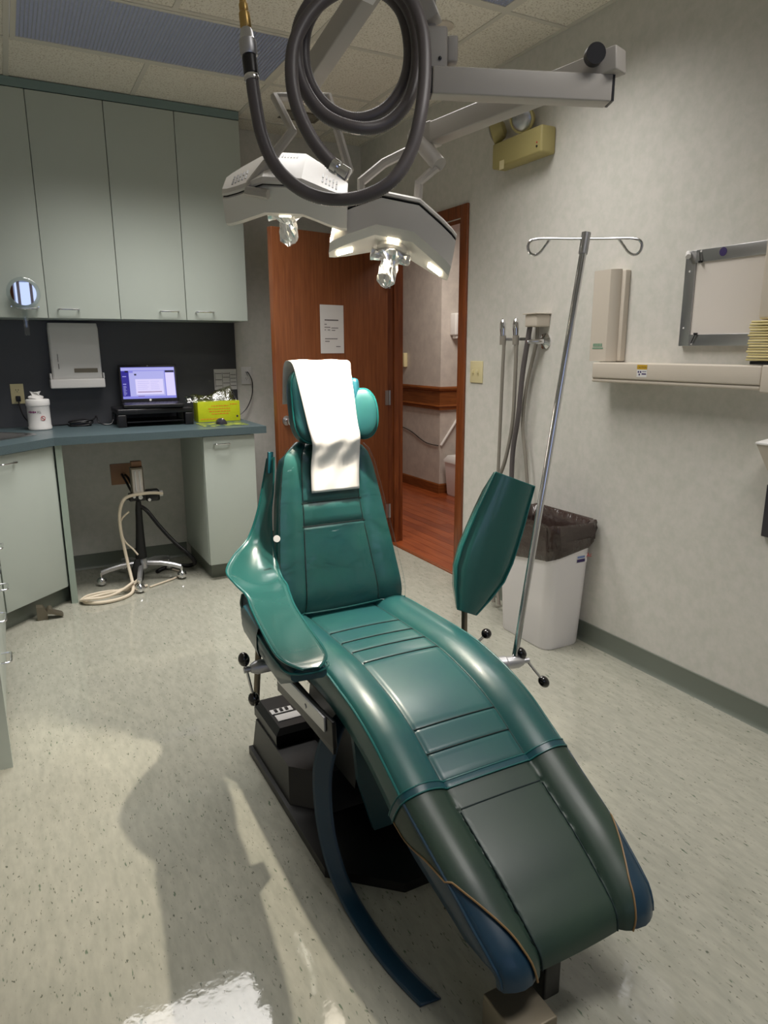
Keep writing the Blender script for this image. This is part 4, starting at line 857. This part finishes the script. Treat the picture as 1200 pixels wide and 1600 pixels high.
obj('care_tag', MB().lathe((.688, 2.012, .80), (-.2, -1, .3), [(.011, 0), (.011, .0008), (.001, .001)], 16), 'white', back)
# headrest
def pad(c, ax, ay, az, hw, hh, th, pw=2.6, puff=.012, nseg=40):
    """rounded pad: superellipse outline in ax/ay, thickness along az"""
    c, ax, ay, az = V(c), V(ax), V(ay), V(az); rings = []
    for (s_, d) in ((.55, -th), (.9, -th*.98), (.985, -th*.85), (1.0, -th*.6), (1.0, -th*.3), (.985, -th*.1), (.95, .2*puff), (.85, .55*puff), (.6, .85*puff), (.3, puff), (.02, puff)):
        rings.append([c+ax*(hw*s_*math.copysign(abs(math.cos(a))**(2/pw), math.cos(a)))+ay*(hh*s_*math.copysign(abs(math.sin(a))**(2/pw), math.sin(a)))+az*d for a in [2*PI*k_/nseg for k_ in range(nseg)]])
    edge = [c+ax*(hw*.99*math.copysign(abs(math.cos(a))**(2/pw), math.cos(a)))+ay*(hh*.99*math.copysign(abs(math.sin(a))**(2/pw), math.sin(a)))-az*th*.08 for a in [2*PI*k_/nseg for k_ in range(nseg+1)]]
    return MB().loft(rings), edge
hr_n = V((0, -.985, .17)).normalized(); hr_u = V((0, .17, .985)).normalized()
mbp, eg = pad((.896, 2.09, 1.205), (1, 0, 0), hr_u, hr_n, .112, .128, .06, 3.6)
hr = obj('headrest', mbp, 'teal', CH, angle=60); obj('piping', MB().tube(eg, .003, 6), 'tealpipe', hr)
wn = V((-.50, -.82, .15)).normalized(); wu = V((0, .17, .985)); wx = wu.cross(wn).normalized(); wu = wn.cross(wx)
mbp, eg = pad((1.018, 2.065, 1.170), wx, wu, wn, .050, .082, .05, 2.3)
wg = obj('headrest_wing', mbp, 'teal', CH, angle=60); obj('piping', MB().tube(eg, .003, 6), 'tealpipe', wg)
obj('wing_link', MB().obox((.995, 2.10, 1.21), (.6, -.8, 0), (.8, .6, 0), hr_u, (.03, .014, .075), .012), 'tealdark', CH)
wn2 = V((.35, -.9, .15)).normalized(); wx2 = V((0, .17, .985)).cross(wn2).normalized(); wu2 = wn2.cross(wx2)
obj('headrest_stem', MB().box((.885, 2.15, .98), (.915, 2.165, 1.18)), 'steel', CH)
# base
obj('base_plate', MB().prism([(.603, 1.481), (.765, 1.333), (1.035, 1.333), (1.197, 1.481), (1.197, 2.15), (.603, 2.15)], .0, .028), 'blackmetal', CH)
obj('base_housing', MB().loft([[V((x0, y0, z)), V((x0+c_, y0-c_, z)), V((1.8-x0-c_, y0-c_, z)), V((1.8-x0, y0, z)), V((1.8-x0, 2.14, z)), V((x0, 2.14, z))] for x0, y0, c_, z in ((.615, 1.78, .10, .0285), (.63, 1.82, .09, .13))]), 'blackmetal', CH)
obj('pedestal', MB().loft([[V((x, y, z)) for x, y in ((.90-w_, 1.62), (.90+w_, 1.62), (.90+w_, 2.0), (.90-w_, 2.0))] for w_, z in ((.14, .131), (.12, .30), (.13, .40))]), 'blackmetal', CH)
obj('pedestal_cover', MB().loft([[V((x, y-(.4-z)*.25, z)) for x, y in ((.90-w_, 1.60), (.90+w_, 1.60), (.90+w_, 1.619), (.90-w_, 1.619))] for w_, z in ((.13, .06), (.16, .2), (.16, .41))]), 'tealdark', CH)
cb = obj('control_box', MB().loft([[V((x, y, z)) for x, y in ((.645-e_, 1.95-e_), (.80, 1.95-e_), (.80, 2.17), (.645-e_, 2.17))] for e_, z in ((.01, .1305), (.01, .165), (-.01, .18))]), 'blackmetal', CH)
sp = obj('switch_panel', MB().box((.66, 2.05, .1805), (.735, 2.08, .183)).box((.665, 2.0, .1805), (.745, 2.04, .1825)), 'white', cb)
obj('switch', MB().box((.673, 2.056, .1835), (.683, 2.074, .186)).box((.692, 2.056, .1835), (.702, 2.074, .186)).box((.711, 2.056, .1835), (.721, 2.074, .186)), 'black', sp)
obj('seat_frame', MB().box((.70, 1.50, .40), (1.10, 1.98, .425)), 'blackmetal', CH)
rl = obj('side_rail', MB().bar((.644, 1.92, .375), (.644, 1.49, .405), .012, .075, bev=.002), 'blackmetal', CH)
obj('rail_plate', MB().bar((.634, 1.90, .400), (.634, 1.53, .418), .006, .042, bev=.001), 'alu', rl)
obj('rail_screw', MB().lathe((.631, 1.66, .41), (-1, 0, 0), [(.007, 0), (.007, .002), (.001, .0035)], 14), 'steel', rl)
obj('side_rail', MB().bar((1.156, 1.92, .375), (1.156, 1.49, .405), .012, .075, bev=.002), 'blackmetal', CH)
for x in (.652, 1.14): obj('skirt', MB().box((x, 1.52, .33), (x+.008, 1.95, .42)), 'blackmetal', CH)
# foot-end bracket
obj('toe_bracket', MB().box((.855, .90, .03), (.90, .95, .20), .006), 'blackmetal', CH)
# armrests
def arm_pad(p0, p1, side, nrm, hw, th, name, taper=(.62, .9, 1, 1, .95, .8, .5), mat='tealdark', pipe_sub=4):
    p0, p1, side, nrm = V(p0), V(p1), V(side).normalized(), V(nrm).normalized(); rings = []; L = len(taper)-1; edge_l = []; edge_r = []
    for k_, tp in enumerate(taper):
        p = p0.lerp(p1, k_/L); w_ = hw*tp; e_ = .35 if k_ in (0, L) else 1
        rings.append([p+side*(w_*a)+nrm*(th*b*e_ if b < 0 else th*b) for a, b in ((-.8, -1), (.8, -1), (1, -.7), (1.02, -.25), (.95, 0), (.6, .16), (0, .22), (-.6, .16), (-.95, 0), (-1.02, -.25), (-1, -.7))])
        edge_l.append(p-side*w_*.985); edge_r.append(p+side*w_*.985)
    o = obj(name, MB().loft(rings), mat, CH, angle=50)
    obj('piping', MB().tube(smooth_path(edge_l+edge_r[::-1]+[edge_l[0]], pipe_sub), .003, 6), 'tealpipe', o); return o
arm_pad((.592, 1.955, .655), (.538, 1.385, .655), (1, -.12, 0), (0, 0, 1), .064, .062, 'armrest', (.62, .93, 1, 1, 1, .98, .92, .66))
obj('armrest_post', MB().cyl((.533, 1.80, .375), (.553, 1.80, .60), .009), 'dullmetal', CH)
ra = V((.376, 0, .927)).normalized()
ra_n = V((-.25, -.95, .1)); ra_n = (ra_n-ra*ra_n.dot(ra)).normalized(); ra_s = ra.cross(ra_n)*-1
arm_pad(V((1.232, 1.75, .545)), V((1.408, 1.75, .965)), ra_s, ra_n, .088, .055, 'armrest', (.40, .74, 1.0, 1.06, 1.03, .98, .90, .84), 'tealgloss', 1)
obj('armrest_post', MB().cyl((1.235, 1.765, .40), (1.232, 1.765, .55), .010), 'dullmetal', CH)
# left clamp with T-handle
def clamp(o_, d, hdl, ln=.085, mat='alu'):
    o_, d, hdl = V(o_), V(d).normalized(), V(hdl).normalized()
    c_ = obj('clamp', MB().lathe(o_, d, [(.022, 0), (.022, .03), (.019, .034), (.019, ln), (.012, ln+.016), (.008, ln+.018), (.008, ln+.035), (.001, ln+.036)], 24), mat, CH)
    e_ = o_+d*(ln+.028)
    obj('handle_rod', MB().cyl(e_-hdl*.018, e_+hdl*.075, .0042, n=12), 'chrome', c_)
    for s_ in (-.030, .088): obj('ball_knob', MB().ball(e_+hdl*s_, .0155, (1, 1, 1.3), (hdl.orthogonal().normalized(), hdl.cross(hdl.orthogonal().normalized()), hdl)), 'knob', c_)
    return c_
clamp((.585, 1.70, .538), (-1, .03, -.02), (.16, -.10, -1), .075)
obj('clamp_bracket', MB().box((.586, 1.675, .505), (.628, 1.725, .592), .004), 'blackmetal', CH)
clamp((1.17, 1.51, .475), (1, -.25, .02), (.50, -.25, -.72), .07, 'alu')
obj('ball_knob', MB().ball((1.25, 1.667, .497), .0165), 'knob', CH); obj('knob_stem', MB().cyl((1.165, 1.667, .44), (1.245, 1.667, .492), .005, n=10), 'chrome', CH)

# things on and around the chair --------------------------------------------------
ivb = V((1.232, 1.50, .495)); ivt = V((1.455, 1.545, 1.675)); iv = (ivt-ivb).normalized()
t = thing('iv_pole', ivb, 'slanting chrome drip pole with two looped hooks clamped to the chair', 'drip pole')
obj('pole', MB().cyl(ivb, ivt, .0095, n=20), 'chrome', t)
obj('collar', MB().cyl(ivt-iv*.045, ivt+iv*.012, .0125, n=20), 'steel', t)
def loop_pts(sg):
    o_ = ivt-iv*.004; hx_ = V((.883, -.469, 0)); zz = V((0, 0, 1)); dp = V((.469, .883, 0))
    L = [(0, 0, 0), (.05, 0, 0), (.10, .001, 0), (.135, 0, .0), (.152, -.006, 0), (.158, -.02, 0), (.152, -.036, .002), (.138, -.042, .004), (.122, -.034, .006), (.108, -.016, .008), (.096, .0, .010)]
    return [o_+hx_*(sg*a)+zz*b+dp*c_ for a, b, c_ in L]
for sg in (-1, 1): obj('hook', MB().tube(smooth_path(loop_pts(sg), 6), .0038, 10), 'chrome', t)
# headrest paper
def ribbon(name, L, R, mat, th=.0008, n=10, sub=6, wave=0, bow=0):
    l = smooth_path(L, sub); r = smooth_path(R, sub); rows = []
    for i, (a, b) in enumerate(zip(l, r)):
        q = []
        nrm_ = (b-a).cross(l[min(i+1, len(l)-1)]-l[max(i-1, 0)]); nrm_ = nrm_.normalized() if nrm_.length > 1e-9 else V((0, 0, 1))
        for k_ in range(n+1):
            f = k_/n; q.append(a.lerp(b, f)+nrm_*(wave*math.sin(i*.55+k_*1.1)+(bow(i/(len(l)-1)) if callable(bow) else bow)*math.sin(PI*f)))
        rows.append(q)
    o = obj(name, MB().loft(rows, cap=False, closed=False), mat, angle=70)
    md_ = o.modifiers.new('thickness', 'SOLIDIFY'); md_.thickness = th; md_.offset = 0
    return o
pl = [(.792, 2.205, 1.20), (.79, 2.185, 1.30), (.788, 2.15, 1.340), (.790, 2.105, 1.336), (.797, 2.086, 1.30), (.806, 2.074, 1.235), (.820, 2.060, 1.15), (.830, 2.050, 1.09), (.832, 2.055, 1.05), (.828, 2.061, 1.00), (.826, 2.052, .924)]
pr_ = [(.985, 2.205, 1.20), (.987, 2.185, 1.30), (.992, 2.15, 1.340), (.992, 2.105, 1.334), (.988, 2.086, 1.30), (.99, 2.073, 1.235), (.996, 2.059, 1.15), (1.000, 2.050, 1.10), (1.002, 2.055, 1.06), (1.0, 2.061, 1.00), (.997, 2.052, .924)]
tag(ribbon('headrest_paper', pl, pr_, 'paper', .0006, 12, 6, .0015), 'white paper sheet draped over the headrest, brightly lit', 'paper')
# arm strap: vinyl flap from behind the backrest down onto the left armrest
O_ = [(.713, 2.15, 1.033), (.693, 2.15, .943), (.669, 2.14, .862), (.629, 2.12, .786), (.562, 2.06, .751), (.515, 1.98, .729), (.518, 1.90, .712), (.532, 1.84, .694), (.522, 1.765, .682), (.500, 1.60, .677), (.486, 1.46, .676), (.496, 1.40, .674), (.520, 1.372, .668)]
I_ = [(.73, 2.13, 1.039), (.72, 2.12, .935), (.703, 2.10, .866), (.697, 2.08, .775), (.690, 2.02, .715), (.682, 1.96, .690), (.672, 1.89, .690), (.654, 1.82, .690), (.634, 1.72, .682), (.614, 1.56, .677), (.600, 1.445, .676), (.584, 1.39, .674), (.556, 1.366, .668)]
s_ = tag(ribbon('vinyl_arm_strap', O_, I_, 'tealgloss', .003, 10, 6, 0, lambda q: lerpf(q, [0, .2, .45, .6, .75, 1], [0, .014, .026, .010, .001, -.001])), 'wide teal vinyl flap looping from the backrest onto the armrest', 'strap')
ORG[s_.name] = s_.location.copy()
obj('edge_piping', MB().tube(smooth_path(O_, 6), .0028, 6).tube(smooth_path(I_, 6), .0028, 6), 'tealpipe', s_)
obj('wrap_band', MB().loft([[V((x, y, z)) for x, z in ((.502+e_, .6775), (.494+e_, .677), (.483+e_, .672), (.478+e_, .655), (.477+e_, .62), (.482+e_, .597), (.50+e_, .588), (.53+e_, .587))] for y, e_ in ((1.82, .032), (1.76, .028), (1.70, .023), (1.64, .017))], cap=False, closed=False), 'tealdark', s_)
obj('strap_end', MB().bar((.716, 2.139, .985), (.722, 2.14, 1.055), .02, .008, (.3, -.95, 0), .002), 'tealdark', s_)
# hanging belt trailing on the floor
bl = [(.70, 1.60, .40), (.665, 1.62, .34), (.625, 1.60, .25), (.605, 1.54, .14), (.60, 1.47, .055), (.600, 1.40, .018), (.60, 1.32, .006), (.603, 1.22, .004), (.614, 1.12, .004), (.632, 1.035, .004)]
br = [(.72, 1.56, .40), (.69, 1.56, .34), (.655, 1.54, .25), (.637, 1.49, .14), (.638, 1.43, .055), (.645, 1.375, .018), (.647, 1.31, .006), (.65, 1.215, .004), (.662, 1.115, .004), (.682, 1.03, .004)]
b_ = tag(ribbon('safety_belt', bl, br, 'navy', .004, 6, 8), 'long dark blue vinyl belt trailing from the chair to the floor', 'belt')
ORG[b_.name] = b_.location.copy()
# steel foot switch box
t = thing('foot_switch', (.785, .84, 0), 'brown-grey metal foot switch box on the floor under the toe end', 'foot switch')
fsb = obj('case', MB().box((.70, .80, .0), (.80, .91, .125), .005), 'dullmetal', t)
obj('seam_strip', MB().box((.6985, .835, .005), (.6998, .838, .12)), 'black', fsb)
obj('button', MB().lathe((.758, .7998, .07), (0, -1, 0), [(.026, 0), (.026, .004), (.022, .006), (.001, .007)], 22), 'dullmetal', t)
obj('flange', MB().box((.682, .79, 0), (.6985, .92, .008), .002), 'dullmetal', t)

# ================================================================== SURGICAL LIGHTS
t = thing('lamp_mount', (.945, 1.56, ZC-.005), 'white ceiling pole with jointed arms carrying the two surgical lamps', 'lamp mount')
obj('pole', MB().cyl((.945, 1.56, 2.06), (.945, 1.56, ZC-.005), .021, n=24), 'armwhite', t)
obj('canopy', MB().lathe((.945, 1.56, ZC-.005), (0, 0, -1), [(.075, 0), (.075, .012), (.05, .03), (.03, .04), (.001, .041)]), 'armwhite', t)
e1 = V((.9525, 1.512, 1.975)); ad = V((.90, -.435, 0)).normalized(); asd = V((ad.y, -ad.x, 0))
hb_ = obj('hub', MB().obox((.945, 1.545, 2.03), ad, asd, (0, 0, 1), (.038, .030, .058), .008).cyl((.945, 1.545, 1.955), (.945, 1.545, 1.975), .024), 'armwhite', t)
obj('hub_boss', MB().obox(V((.945, 1.545, 2.045))+ad*.05, ad, asd, (0, 0, 1), (.013, .02, .028), .006), 'armwhite', hb_)
for dz in (-.02, .02): obj('bolt', MB().lathe(V((.945, 1.545, 2.01+dz*0.5))-asd*-.031+ad*(dz), V((-.469, -.883, 0)), [(.004, 0), (.004, .002), (.001, .003)], 10), 'black', hb_)
a1e = V((1.318, 1.352, 1.962))
ar1 = obj('arm', MB().bar((.937, 1.525, 1.972), a1e, .048, .058, bev=.004), 'armwhite', t)
for q in (V((.937, 1.525, 1.972))-ad*.003, a1e+ad*.003): obj('end_cap', MB().obox(q, ad, asd, (0, 0, 1), (.003, .0225, .0275)), 'black', ar1)
ar2 = obj('arm', MB().bar((1.318, 1.318, 2.018), (1.140, 1.860, 1.969), .05, .052, bev=.004), 'armwhite', t)
obj('pivot_knob', MB().cyl((1.262, 1.350, 2.024), (1.250, 1.328, 2.023), .022, n=22), 'black', ar2)
obj('sleeve', MB().bar((1.150, 1.841, 1.972), (1.126, 1.885, 1.963), .056, .058, bev=.004), 'armwhite', ar2)
obj('joint', MB().cyl((1.108, 1.897, 1.979), (1.136, 1.802, 1.878), .022, n=22), 'armwhite', t)
obj('arm', MB().bar((.945, 1.54, 2.10), (.885, 1.60, 2.30), .05, .045, bev=.004), 'armwhite', t)
arl = obj('arm', MB().bar((.915, 1.60, 2.30), (.80, 1.95, 2.075), .05, .055, bev=.004), 'armwhite', t)
obj('label', MB().bar((.885, 1.655, 2.2265), (.868, 1.71, 2.191), .035, .001), 'white', arl)
obj('joint', MB().cyl((.795, 1.955, 2.03), (.80, 1.95, 2.10), .018), 'armwhite', t)
obj('collar', MB().cyl((.945, 1.56, 2.26), (.945, 1.56, 2.34), .034), 'armwhite', t)
obj('hose_hook', MB().tube(smooth_path([(.93, 1.555, 2.20), (.86, 1.50, 2.19), (.76, 1.44, 2.10), (.70, 1.415, 2.085), (.66, 1.40, 2.10)]), .006, 8), 'armwhite', t)
def lamp(c, L, top, aim, label, lit, yoke, hnd, spill=None, scl=1):
    c, L, top = V(c), V(L), V(top).normalized(); L = (L-top*L.dot(top)).normalized(); D = top.cross(L)
    R_ = Matrix((L, D, top)).transposed().to_4x4(); R_ = R_ @ Matrix.Scale(scl, 4); R_.translation = c
    t = thing('surgical_lamp', c, label, 'surgical lamp', 'surgical lamps')
    def sec(x, off, z0, z1):
        ax = abs(x); drop = -.055*max(0, ax-.05)/.115; d = lerpf(ax, [0, .05, .14, .165], [.088, .088, .066, .045])+off; ch = .02
        return [V((x, y, z)) for y, z in ((-d+ch+.008, z0+drop), (d-ch-.008, z0+drop), (d-.004, z0+.018+drop), (d, z1+drop), (d-.006, z1+.004+drop), (-d+.006, z1+.004+drop), (-d, z1+drop), (-d+.004, z0+.018+drop))]
    xs = [-.165, -.15, -.12, -.09, -.05, 0, .05, .09, .12, .15, .165]
    hs = obj('housing', MB().loft([sec(x, 0, -.068, .018) for x in xs]).xf(R_), 'lampwhite', t, angle=25)
    obj('gap', MB().loft([sec(x*.985, -.002, .010, .022) for x in xs]).xf(R_), 'black', hs, angle=25)
    cv = obj('top_cover', MB().loft([[q+V((0, 0, 0)) for q in [V((x, y, z)) for y, z in ((-dd, .0265), (dd, .0265), (dd, .033), (dd-.008, .040), (-dd+.008, .040), (-dd, .033))]] for x, dd in [(0, 0)] ] if False else [[V((x, y, z-.055*max(0, abs(x)-.05)/.115)) for y, z in ((-d, .0265), (d, .0265), (d, .033), (d-.008, .041), (-d+.008, .041), (-d, .033))] for x, d in [(x, lerpf(abs(x), [0, .05, .14, .165], [.090, .090, .068, .045])) for x in xs]]).xf(R_), 'lampwhite', t, angle=25)
    vt = MB()
    for sx in (-1, 1):
        for k_ in range(5):
            for rr in (-.03, .0):
                x = sx*(.10+k_*.009); z = .0415-.055*(abs(x)-.05)/.115; vt.obox((x, rr, z), (1, 0, 0), (0, 1, 0), (0, 0, 1), (.002, .011, .0008))
    for k_ in range(8): vt.obox((-.028+k_*.008, .06, .0413), (1, 0, 0), (0, 1, 0), (0, 0, 1), (.0018, .012, .0008))
    obj('vent_slots', vt.xf(R_), 'black', cv)
    for sx, sy_ in ((-.125, 0), (.125, 0), (0, -.062), (0, .062)):
        drop = -.055*max(0, abs(sx)-.05)/.115; hw_ = (.022, .015) if sx else (.016, .010)
        lc_ = V((sx, sy_*.82, -.0692+drop))
        tilt = math.copysign(.445, sx) if sx else 0
        X_ = V((math.cos(tilt), 0, -math.sin(abs(tilt))*math.copysign(1, sx))) if sx else V((1, 0, 0)); Z_ = V((X_.z*-1, 0, X_.x))
        ln = obj('lens', MB().obox(lc_, X_, (0, 1, 0), Z_, (hw_[0], hw_[1], .002), .001).xf(R_), 'lens', hs)
        p_ = R_ @ (lc_-Z_*.012)
        l = bpy.data.lights.new('lamp_beam', 'SPOT'); l.energy = lit; l.color = (1, .90, .74); l.spot_size = math.radians(27); l.spot_blend = .12; l.shadow_soft_size = .012
        lo = bpy.data.objects.new('lamp_beam', l); lo.location = p_; lo.rotation_euler = (V(aim)-p_).to_track_quat('-Z', 'Y').to_euler(); COL.objects.link(lo)
    if spill:
        l = bpy.data.lights.new('lamp_spill', 'SPOT'); l.energy = spill[0]; l.color = (1, .90, .74); l.spot_size = math.radians(spill[2]); l.spot_blend = .5; l.shadow_soft_size = .012
        p_ = R_ @ V((-.085, .055, -.10)); lo = bpy.data.objects.new('lamp_spill', l); lo.location = p_; lo.rotation_euler = (V(spill[1])-p_).to_track_quat('-Z', 'Y').to_euler(); COL.objects.link(lo)
    obj('handle_base', MB().lathe((0, 0, -.067), (0, 0, -1), [(.042, 0), (.042, .01), (.036, .016), (.018, .018), (.016, .03)], 26).xf(R_), 'lampwhite', t)
    hz = V((0, 0, -.034))
    # crumpled foil-wrapped handle
    rr = random.Random(hnd); rings = []
    for z, r in ((-.05, .024), (-.058, .03), (-.066, .024), (-.075, .017), (-.09, .018), (-.105, .019), (-.12, .0195), (-.132, .017), (-.142, .009), (-.145, .003)):
        r *= 1.25; rings.append([hz+V((r*math.cos(a)*(1+.42*(rr.random()-.5)), r*math.sin(a)*(1+.42*(rr.random()-.5)), z+.006*(rr.random()-.5))) for a in [2*PI*k_/22 for k_ in range(22)]])
    fo = obj('foil_handle', MB().loft(rings).xf(R_), 'foil', t, flat=True, label='handle wrapped in crumpled foil')
    for sx in ((-1, 1) if hnd % 2 else (-1,)):
        rg_ = []
        for k_, (x, r) in enumerate(((.016, .012), (.026, .013), (.036, .014), (.044, .015), (.046, .008))):
            rg_.append([hz+V((sx*x*1.2, r*math.cos(a)*(1+.4*(rr.random()-.5)), -.062+r*math.sin(a)*(1+.4*(rr.random()-.5)))) for a in [2*PI*q/9 for q in range(9)]])
        obj('foil_wing', MB().loft(rg_).xf(R_), 'foil', fo, flat=True)
    for path in yoke: obj('yoke', MB().loft([[V(p)+V((0, 0, .009))+q for q in qs] for p, qs in path]) if False else MB().tube(path, .013, 8), 'armwhite', t)
    return t
HEAD = (.905, 2.07, 1.285)
lamp((1.044, 1.882, 1.732), (.883, -.469, -.2), (.27, .12, .95), HEAD, 'right-hand white surgical lamp with lit lenses seen from below', 20, [[(.939, 1.897, 1.799), (.943, 1.908, 1.836), (1.009, 1.894, 1.889), (1.117, 1.862, 1.944)], [(1.134, 1.808, 1.876), (1.102, 1.855, 1.840), (1.108, 1.876, 1.751)]], 1, (84, (.80, 1.99, .62), 74), 1.06)
lamp((.715, 1.90, 1.815), (.883, -.469, .0), (-.21, -.50, .80), (.895, 2.07, 1.30), 'left-hand white surgical lamp seen from its vented top', 12, [[(.640, 1.83, 1.762), (.599, 1.87, 1.773), (.611, 1.879, 1.792), (.729, 1.876, 1.932), (.714, 1.957, 2.032), (.79, 1.955, 2.044)], [(.79, 1.955, 2.044), (.866, 1.953, 2.056), (.90, 1.894, 1.859), (.855, 1.87, 1.80)]], 2)

# ================================================================== COILED HOSE
t = thing('coiled_hose', (.486, 1.459, 1.66), 'grey ribbed air hose hanging in coils before the lamps', 'hose')
hp = [(0.486, 1.459, 1.889), (0.487, 1.445, 1.84), (0.492, 1.427, 1.779), (0.509, 1.402, 1.722), (0.543, 1.361, 1.677), (0.59, 1.332, 1.659), (0.64, 1.294, 1.661), (0.687, 1.264, 1.686), (0.726, 1.257, 1.739), (0.752, 1.262, 1.811), (0.775, 1.285, 1.898), (0.784, 1.315, 1.986), (0.766, 1.355, 2.058), (0.709, 1.407, 2.094), (0.644, 1.448, 2.075), (0.596, 1.459, 2.019), (0.578, 1.452, 1.958), (0.58, 1.433, 1.89), (0.61, 1.401, 1.83), (0.663, 1.365, 1.803), (0.72, 1.35, 1.812), (0.765, 1.337, 1.855), (0.797, 1.352, 1.934), (0.8, 1.372, 2.015), (0.78, 1.411, 2.079), (0.733, 1.456, 2.108), (0.673, 1.482, 2.085), (0.625, 1.493, 2.032), (0.607, 1.486, 1.968), (0.611, 1.467, 1.905), (0.638, 1.44, 1.856), (0.685, 1.409, 1.833), (0.739, 1.385, 1.851), (0.781, 1.376, 1.904), (0.804, 1.395, 1.978), (0.796, 1.42, 2.055), (0.749, 1.443, 2.092), (0.671, 1.432, 2.069), (0.603, 1.419, 2.017), (0.556, 1.403, 1.948), (0.54, 1.385, 1.879), (0.543, 1.364, 1.818), (0.56, 1.34, 1.764), (0.583, 1.318, 1.725), (0.593, 1.309, 1.713)]
hpp = resample(smooth_path(hp, 14), .0022)
obj('hose', MB().tube(hpp, .0125, 12, lambda i: .0132 if i % 2 else .0118), 'hose', t, angle=80)
d0 = V((.488, 1.518, 2.114))-V((.486, 1.459, 1.889)); d0.normalize(); b0 = V((.486, 1.459, 1.889))
obj('ferrule', MB().lathe(b0-d0*.004, d0, [(.0135, 0), (.0145, .003), (.0145, .010), (.0135, .012)], 20), 'chrome', t)
obj('grip', MB().lathe(b0+d0*.0082, d0, [(.013, 0), (.0145, .002), (.0145, .035), (.013, .037)], 20), 'black', t)
obj('coupler', MB().lathe(b0+d0*.0455, d0, [(.015, 0), (.017, .004), (.017, .03), (.014, .034), (.012, .05), (.010, .054)], 20), 'alu', t)
obj('connector', MB().lathe(b0+d0*.0998, d0, [(.009, 0), (.011, .004), (.011, .03), (.008, .034), (.009, .038), (.009, .048), (.007, .05), (.007, .62)], 16), 'brassy', t)
tp = V((.593, 1.309, 1.713)); td_ = V((.612, 1.293, 1.697))-tp; td_.normalize()
obj('tip', MB().lathe(tp-td_*.006, td_, [(.0135, 0), (.0135, .012), (.010, .014), (.0125, .018), (.0125, .036), (.009, .038), (.001, .0385)], 18), 'chrome', t)
